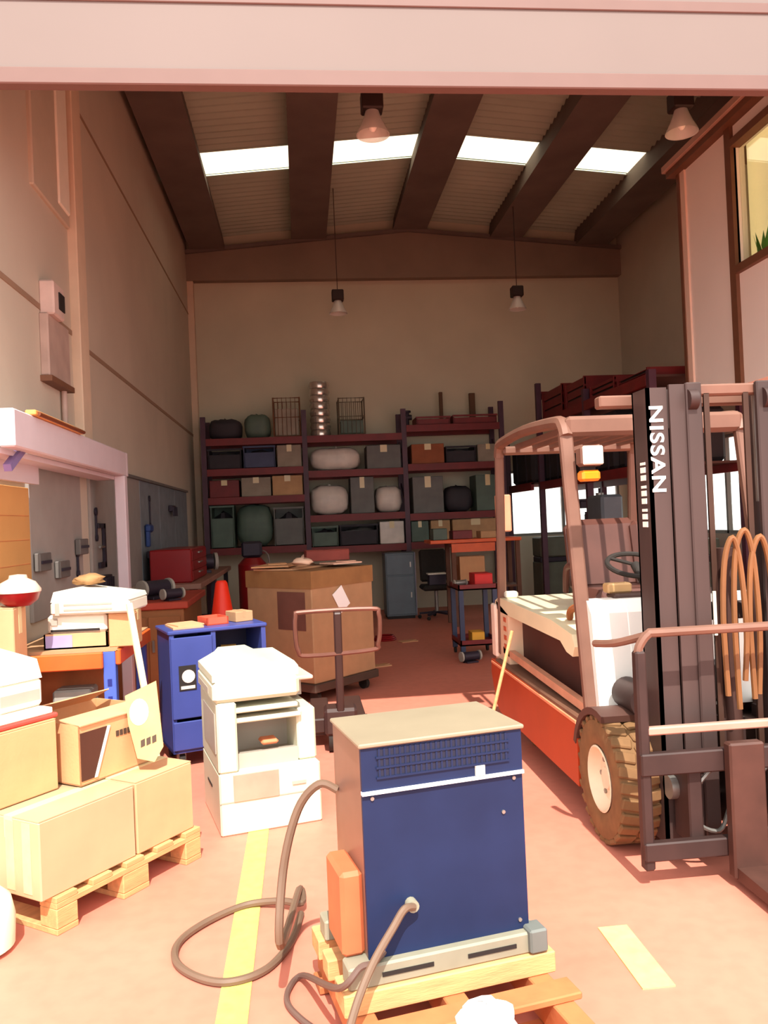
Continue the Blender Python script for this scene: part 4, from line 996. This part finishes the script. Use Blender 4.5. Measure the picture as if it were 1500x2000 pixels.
def shelf_item(kind, name, label, b, px0, px1, top, col, group=None, dep=.5, off=.06, z=None):
    X0, _, _, zt_ = ony(px0, top, RY0).x, 0, 0, ony((px0+px1)/2, top, RY0).z
    X1 = ony(px1, top, RY0).x
    zb = z if z is not None else shelf_z(b, zt_-.25) if shelf_z(b, zt_-.25) < zt_-.04 else max([q for q in LEV[b] if q < zt_-.04], default=0)
    X0 = max(X0, UP[b][0]+.06); X1 = min(X1, UP[b+1][0]-.06)
    up_ = [q for q in LEV[b] if q > zb+.01]
    if up_: zt_ = min(zt_, min(up_)-.125)
    zb += .002; w_, h_ = X1-X0, zt_-zb
    t = thing(name, label, kind, (X0, RY0+off, zb), 0, group); mt = cols[col]
    if kind == 'carton':
        MB().box((w_/2, dep/2, h_/2), (w_, dep, h_), None, .008).build('body', mt, t)
        MB().bb((w_*.4, -.002, h_*.7), (w_*.6, dep*.8, h_+.002)).build('tape', M_tape, t)
    elif kind == 'bin':
        p = MB(); p.prism([(0, 0), (w_, 0), (w_, h_), (w_-.015, h_), (w_-.02, .012), (.02, .012), (.015, h_), (0, h_)], 'xz', 0, dep)
        p.bb((.01, 0, 0), (w_-.01, .012, h_*.7)); p.bb((.01, dep-.012, 0), (w_-.01, dep, h_)); p.build('body', mt, t)
        MB().bb((-.01, -.012, h_-.03), (w_+.01, .012, h_)).build('rim', mt, t); MB().sph((w_/2, dep/2, h_*.55), (w_*.42, dep*.42, h_*.3), 10, 6, .2).build('contents', cols['d'] if col != 'd' else cols['g'], t)
    elif kind == 'bag':
        random.seed(int(px0)); lump(w_, dep, h_).build('body', mt, t, 70); MB().cyl((w_*.5, dep/2, h_*.9), (w_*.55, dep/2, h_*1.0), .03, .05, 10).build('neck', mt, t)
    return t
def lump(w_, d_, h_):
    q = MB(); n_, k_ = 18, 9; vs_ = []
    sg = lambda v_, e: math.copysign(abs(v_)**e, v_)
    for i in range(k_+1):
        ph = pi*i/k_
        for j in range(n_):
            a = 2*pi*j/n_; jt = 1+random.uniform(-.05, .05)
            vs_.append((w_/2+.5*w_*sg(sin(ph), .5)*sg(cos(a), .55)*jt, d_/2+.5*d_*sg(sin(ph), .5)*sg(sin(a), .55)*jt, max(0, h_/2+.5*h_*sg(cos(ph), .7)*jt)))
    return q.add(vs_, [(i*n_+j, i*n_+(j+1) % n_, (i+1)*n_+(j+1) % n_, (i+1)*n_+j) for i in range(k_) for j in range(n_)])
RI = [
 # kind, name, bay, x0, x1, top, colour, label
 ('bag', 'tarp_bundle', 0, 398, 470, 816, 'd', 'dark tarp bundle at the left end of the rack top'),
 ('bag', 'tarp_bundle', 0, 474, 526, 806, 'n', 'olive tarp bundle on the rack top beside the wire crate'),
 ('bin', 'parts_bin', 0, 400, 470, 876, 'd', 'dark parts bin on the upper left rack shelf'),
 ('bin', 'parts_bin', 0, 474, 536, 866, 'b', 'blue dark parts bin on the upper left rack shelf'),
 ('carton', 'carton', 0, 540, 594, 868, 'p', 'grey carton on the upper left shelf beside the second upright'),
 ('carton', 'carton', 0, 400, 466, 938, 'r', 'dark red carton on the left middle rack shelf'),
 ('carton', 'carton', 0, 470, 528, 932, 'p', 'greyish carton on the left middle rack shelf'),
 ('carton', 'carton', 0, 531, 592, 928, 'k', 'tan flat carton on the left middle rack shelf'),
 ('bin', 'parts_bin', 0, 404, 455, 985, 'n', 'green grey bin on the low left rack shelf'),
 ('bag', 'sack', 0, 458, 530, 978, 'n', 'pale greenish sack on the low left rack shelf'),
 ('bin', 'parts_bin', 0, 534, 592, 990, 'g', 'grey bin on the low left rack shelf'),
 ('bag', 'clear_bag', 1, 604, 706, 872, 'w', 'big pale bag of parts on the middle bay upper shelf'),
 ('carton', 'carton', 1, 716, 788, 868, 'g', 'grey carton on the middle bay upper shelf'),
 ('bag', 'white_sack', 1, 606, 680, 946, 'w', 'wide white sack on the middle bay second shelf by the upright'),
 ('carton', 'carton', 1, 684, 730, 930, 'g', 'dark grey carton on the middle bay second shelf'),
 ('bag', 'white_sack', 1, 734, 794, 948, 'w', 'narrow white sack on the middle bay second shelf beside the dark grey carton'),
 ('bin', 'parts_bin', 1, 606, 660, 1028, 'n', 'greenish bin on the middle bay low shelf'),
 ('bin', 'parts_bin', 1, 664, 738, 1024, 'd', 'dark bin on the middle bay low shelf'),
 ('carton', 'carton', 1, 742, 792, 1018, 'w', 'pale carton on the middle bay low shelf'),
 ('bin', 'red_tub', 2, 814, 880, 812, 'r', 'dark red tub on the right bay top by the dark valve'),
 ('bin', 'red_tub', 2, 886, 978, 808, 'r', 'dark red tub on the right bay top by the end upright'),
 ('carton', 'carton', 2, 804, 868, 866, 'o', 'rusty brown carton on the right bay upper shelf'),
 ('bin', 'parts_bin', 2, 872, 930, 870, 'd', 'dark bin on the right bay upper shelf'),
 ('carton', 'carton', 2, 934, 978, 866, 'p', 'greyish carton at the end of the right bay upper shelf'),
 ('carton', 'carton', 2, 806, 866, 930, 'g', 'grey carton on the right bay second shelf'),
 ('bag', 'sack', 2, 870, 926, 948, 'd', 'dark sack on the right bay second shelf'),
 ('carton', 'carton', 2, 930, 978, 926, 'n', 'green grey carton on the right bay second shelf'),
 ('carton', 'carton', 2, 802, 838, 1018, 'n', 'greenish small carton on the right bay low shelf'),
 ('carton', 'carton', 2, 842, 880, 1014, 'k', 'tan small carton on the right bay low shelf'),
 ('carton', 'carton', 2, 884, 975, 1002, 'k', 'long yellowish carton on the right bay low shelf'),
]
for r in RI: shelf_item(r[0], r[1], r[7], r[2], r[3], r[4], r[5], r[6])
# tall things on the rack top
q0, q1 = ony(605, 832, RY0), ony(645, 740, RY0)
t = thing('ring_stack', 'tall shiny stack of silver metal rings on the rack top', 'rings', ((q0.x+q1.x)/2, RY0+.3, 2.93))
n = 8; hh = (q1.z-2.93)/n
M_silver = mat('silver', (214, 206, 196), .25, .8, .05)
for k in range(n):
    MB().lathe([(.10, k*hh+.004), (.155, k*hh+.004), (.168, k*hh+hh*.5), (.155, (k+1)*hh-.004), (.10, (k+1)*hh-.004), (.10, k*hh+.004)], n=24).build('ring', M_silver, t)
def wire_crate(label, px0, px1, top, mt, solid):
    X0, X1, z1 = ony(px0, top, RY0).x, ony(px1, top, RY0).x, ony(px0, top, RY0).z
    h_, w_, d_ = z1-2.93, X1-X0, .45
    t = thing('wire_crate', label, 'crate', (X0, RY0+.1, 2.93))
    for x in (0, w_):
        for y in (0, d_): MB().cyl((x, y, 0), (x, y, h_), .014, n=6).build('post', mt, t)
    for z in (.02, h_*.5, h_-.01):
        MB().tube([(0, 0, z), (w_, 0, z), (w_, d_, z), (0, d_, z)], .010, 6, 1, True).build('rail', mt, t)
    for k in range(1, 6):
        MB().cyl((w_*k/6, 0, 0), (w_*k/6, 0, h_), .005, n=5).build('wire', mt, t); MB().cyl((w_*k/6, d_, 0), (w_*k/6, d_, h_), .005, n=5).build('wire', mt, t)
    MB().bb((.02, .02, .03), (w_-.02, d_-.02, h_*solid), .01).build('load', cols['p'] if solid > .5 else cols['n'], t)
wire_crate('brown wire crate with a pale box on the rack top', 532, 584, 775, mat('wire_brown', (110, 70, 46), .6), .72)
wire_crate('grey wire crate on the rack top beside the silver rings', 661, 711, 775, mat('wire_grey', (96, 86, 70), .6), .4)
for px, top, lb in ((860, 766, 'slim brown post standing on the rack top in the first red tub gap'), (921, 768, 'wider brown post standing on the rack top behind the end red tub')):
    q = ony(px, top, RY0+.62); t = thing('wooden_post', lb, 'post', (q.x, RY0+.62, 3.05))
    MB().bb((-.03 if px < 900 else -.05, -.03, .0), (.03 if px < 900 else .05, .03, q.z-3.05), .006).build('shaft', mat('post_brown', (92, 64, 42), .7), t)
    MB().bb((-.06, -.045, 0), (.06, .06, .03)).build('foot', MATS['post_brown'], t)
q = ony(796, 795, RY0); t = thing('pipe_valve', 'dark valve fitting on the rack top at the third upright', 'valve', (q.x+.02, RY0+.3, 3.05))
MB().cyl((0, 0, 0), (0, 0, .24), .04).build('stem', M_tool, t); MB().cyl((-.1, 0, .16), (.08, 0, .16), .045).build('body', M_tool, t); MB().cyl((0, 0, .24), (0, 0, .27), .07).build('hand_wheel', M_tool, t)
# on the floor under the rack
t = thing('filing_cabinet', 'tall grey blue metal cabinet on the floor before the rack', 'cabinet', (1.24, 12.6, 0))
MB().bb((0, 0, .04), (.46, .44, 1.02), .01).build('carcass', M_cabgrey, t)
for k, (z0, z1) in enumerate(((.07, .66), (.68, .99))):
    q = MB().bb((.02, -.015, z0), (.44, 0, z1), .004).build('door', M_cabgrey, t); MB().bb((.38, -.03, (z0+z1)/2-.04), (.40, -.015, (z0+z1)/2+.04)).build('handle', M_steel, q)
MB().bb((.46, .0, .04), (.475, .44, 1.02)).build('side_edge', mat('edge_lilac', (128, 122, 136), .5), t)
MB().bb((.02, .02, 0), (.44, .42, .04)).build('plinth', M_dark, t)
t = thing('office_chair', 'black swivel chair between the grey cabinet and the orange bench', 'chair', (1.99, 12.42, 0))
MB().box((0, 0, .48), (.46, .46, .08), None, .03).build('seat', M_black, t); MB().box((0, .22, .80), (.42, .07, .5), Matrix.Rotation(radians(-8), 3, 'X'), .03).build('backrest', M_black, t)
MB().cyl((0, 0, .1), (0, 0, .45), .03).build('gas_column', M_steel, t); MB().bb((-.03, .2, .46), (.03, .24, .62)).build('back_stem', M_tool, t)
for k in range(5):
    a = 2*pi*k/5+.3; l = MB().bar((0, 0, .1), (.27*cos(a), .27*sin(a), .08), .04, .03).build('base_arm', M_tool, t); MB().sph((.27*cos(a), .27*sin(a), .03), .03, 8, 6).build('castor', M_black, l)
t = thing('open_toolbox', 'pale topped dark toolbox on the seat of the black chair', 'toolbox', (1.86, 12.23, .522))
MB().bb((0, 0, 0), (.26, .18, .16), .008).build('body', M_tool, t); MB().bb((-.01, -.01, .16), (.27, .19, .18)).build('lid', M_white, t)
# orange bench in the middle distance
t = thing('orange_bench', 'orange topped wooden workbench right of the black chair', 'workbench', (2.06, 11.3, 0))
MB().bb((-.3, 0, 1.17), (1.0, .6, 1.22), .006).build('top', M_borange, t); MB().bb((0, .02, 1.04), (.62, .06, 1.16)).build('apron', M_borange, t)
for x in (.0, .92):
    for y in (.06, .54): MB().bb((x, y-.03, 0), (x+.06, y+.03, 1.17)).build('leg', mat('leg_brown', (104, 68, 50), .7), t)
MB().bb((0, .05, .52), (.98, .55, .55)).build('shelf', MATS['leg_brown'], t)
carton('carton', 'tall tan carton on the shelf of the orange topped bench', (2.18, 11.4, .552), (.36, .36, .42), 0, M_card)
for k, (x, w_, h_, mt, lb) in enumerate(((1.82, .2, .16, cols['n'], 'greenish tin on the left end of the orange bench'), (2.1, .28, .12, cols['r'], 'red low box on the middle of the orange bench'), (2.5, .34, .1, cols['k'], 'tan low box on the right of the orange bench'))):
    carton('box', lb, (x, 11.4, 1.222), (w_, .3, h_), 0, mt, tape=False)
# trolley
t = thing('tool_trolley', 'blue legged tool trolley behind the forklift rear corner', 'trolley', (1.64, 8.72, 0))
for x in (.03, .40):
    for y in (.03, .5): MB().bb((x-.025, y-.025, .06), (x+.025, y+.025, .74)).build('leg', mat('trolley_blue', (48, 58, 84), .5), t); MB().cyl((x-.012, y, .04), (x+.012, y, .04), .04, n=12).build('castor', M_black, t)
for z in (.14, .74):
    p = MB(); p.bb((0, 0, z), (.43, .53, z+.015)); p.bb((0, 0, z), (.43, .015, z+.06)); p.bb((0, .515, z), (.43, .53, z+.06)); p.bb((0, 0, z), (.015, .53, z+.06)); p.bb((.415, 0, z), (.43, .53, z+.06)); p.build('tray', M_rackred, t)
carton('box', 'small yellow orange box on the trolley lower tray', (1.78, 8.78, .156), (.14, .2, .12), 0, mat('box_yellow', (220, 160, 50), .6), tape=False)
carton('box', 'bright red tool box on the trolley upper tray', (1.84, 8.80, .757), (.2, .3, .15), 0, mat('box_red', (196, 30, 26), .5), tape=False)
motor('electric_motor', 'small steel motor on the trolley upper tray', (1.72, 9.02, .756), .42, .2, M_steel)
motor('electric_motor', 'dark electric motor lying on the floor before the tool trolley', (1.70, 8.52, 0), .62, .3, M_tool)
# machines under the windows
def lathe_machine(label, loc, L, h_):
    t = thing('machine_tool', label, 'machine', loc)
    MB().bb((0, 0, 0), (L*.3, .5, h_*.72), .015).build('pedestal', mat('machine_green', (92, 96, 82), .6), t); MB().bb((L*.7, 0, 0), (L, .5, h_*.72), .015).build('pedestal', MATS['machine_green'], t)
    MB().bb((0, .05, h_*.72), (L, .45, h_*.8), .01).build('bed', M_tool, t); MB().bb((0, .02, h_*.8), (L*.34, .48, h_*1.1), .02).build('headstock', MATS['machine_green'], t)
    MB().bb((L*.8, .1, h_*.8), (L*.97, .4, h_), .015).build('tailstock', MATS['machine_green'], t); MB().cyl((L*.34, .25, h_*.95), (L*.44, .25, h_*.95), .1, n=20).build('chuck', M_steel, t)
    MB().bb((L*.5, 0, h_*.8), (L*.68, .5, h_*.9), .01).build('carriage', M_tool, t)
    for x in (L*.55, L*.62): MB().cyl((x, -.06, h_*.85), (x, .0, h_*.85), .05, n=14).build('hand_wheel', M_steel, t)
    return t
lathe_machine('grey green lathe standing under the back window', (3.72, 12.62, 0), 1.5, 1.05)
lathe_machine('grey green lathe standing under the long side window', (4.2, 10.4, 0), 1.4, 1.1)
# tripod stand with lamp
q = ony(1172, 975, 11.0); t = thing('work_light_stand', 'black tripod work light stand before the bright window', 'light stand', (q.x, 11.0, 0))
MB().cyl((0, 0, .3), (0, 0, 1.85), .02, n=10).build('pole', M_tool, t)
for k in range(3): a = 2*pi*k/3; MB().cyl((0, 0, .5), (.35*cos(a), .35*sin(a), .01), .014, n=8).build('leg', M_tool, t)
for z, L in ((1.68, .3), (1.5, .22)): MB().bb((-L, -.02, z), (L*.7, .02, z+.03)).build('cross_bar', M_tool, t); MB().bb((-L, -.05, z-.1), (-L+.14, .05, z+.0), .01).build('lamp_head', M_tool, t)
t = thing('drill_press', 'tall grey pillar drill behind the forklift seat', 'machine', (3.55, 9.4, 0))
MB().bb((-.2, -.25, 0), (.2, .25, .08), .01).build('base', M_tool, t); MB().cyl((0, .1, .08), (0, .1, 1.75), .045).build('column', M_steel, t); MB().bb((-.13, -.3, 1.35), (.13, .2, 1.72), .03).build('head', M_cabgrey, t); MB().bb((-.18, -.32, .95), (.18, .05, .99)).build('table', M_tool, t); MB().cyl((0, -.2, 1.15), (0, -.2, 1.35), .02).build('spindle', M_steel, t)
# right side rack: red upper shelf with loads over a dark one
RR_ = thing('side_rack', 'dark red storage rack along the right side behind the forklift', 'rack', (0, 0, 0))
for y, uz in ((8.3, 3.0), (10.3, 3.12), (12.4, 3.55)):
    for x in (3.72, 4.7): MB().bb((x-.04, y-.04, 0), (x+.04, y+.04, uz)).build('upright', M_rackblue, RR_)
for z in (2.02, 2.96):
    for a, b in ((8.34, 10.26), (10.34, 12.36)):
        for x in (3.70, 4.70): MB().bb((x-.025, a, z-.12), (x+.025, b, z)).build('beam', M_rackred, RR_)
        MB().bb((3.7, a, z-.03), (4.72, b, z-.005)).build('shelf_deck', MATS['deck_dark'], RR_)
for a, x in ((12.4, 3.72), (12.4, 4.7)): pass
MB().bb((3.70, 12.37, 3.3), (4.72, 12.43, 3.42)).build('end_beam', M_rackred, RR_)
for x in (3.56, 4.7): MB().bb((x-.04, 13.78, 0), (x+.04, 13.86, 2.75)).build('upright', M_rackblue, RR_)
for x in (3.58, 4.70): MB().bb((x-.025, 12.44, 1.90), (x+.025, 13.78, 2.02)).build('beam', M_rackred, RR_)
MB().bb((3.56, 12.44, 1.99), (4.72, 13.78, 2.015)).build('shelf_deck', MATS['deck_dark'], RR_)
M_blk = mat('load_black', (40, 34, 36), .7, 0, .2)
for k, (y0, y1, h_, lb) in enumerate(((8.5, 9.35, .62, 'black bulk load on the low side rack shelf by the drill'), (9.45, 10.2, .72, 'black wrapped load in the middle of the low side rack shelf'), (10.5, 11.3, .7, 'dark wrapped load on the low side rack shelf past the middle upright'), (11.4, 12.25, .66, 'black load before the last upright of the low side rack shelf'), (12.5, 13.7, .64, 'black load beside the back wall on the low side rack shelf'))):
    t = thing('wrapped_load', lb, 'load', (3.74 if k < 4 else 3.6, y0, 2.018)); random.seed(50+k)
    MB().box((.45, (y1-y0)/2, h_/2), (.9, y1-y0, h_), None, .05).build('body', M_blk, t)
    for j in range(2): MB().bb((-.004, (y1-y0)*(.25+.45*j), .02), (.0, (y1-y0)*(.25+.45*j)+.05, h_-.05)).build('strap', M_tool, t)
for k, (y0, y1, h_, lb) in enumerate(((8.45, 9.3, .10, 'dark red crate on the side rack top nearest the office'), (9.4, 10.22, .18, 'dark red crate on the side rack top before the middle upright'), (10.42, 11.2, .36, 'maroon crate on the side rack top past the middle upright'), (11.35, 12.3, .42, 'maroon crate at the far end of the side rack top'))):
    t = thing('slatted_crate', lb, 'crate', (3.76, y0, 2.958))
    MB().bb((.02, .02, 0), (.84, y1-y0-.02, h_*.8)).build('load', M_dark, t)
    for j in range(3): MB().bb((0, 0, j*h_/3+.01), (.02, y1-y0, (j+1)*h_/3-.015)).build('slat', M_rackred, t)
    for yy in (0, y1-y0-.03): MB().bb((-.01, yy, 0), (.86, yy+.03, h_)).build('end_panel', M_rackred, t)
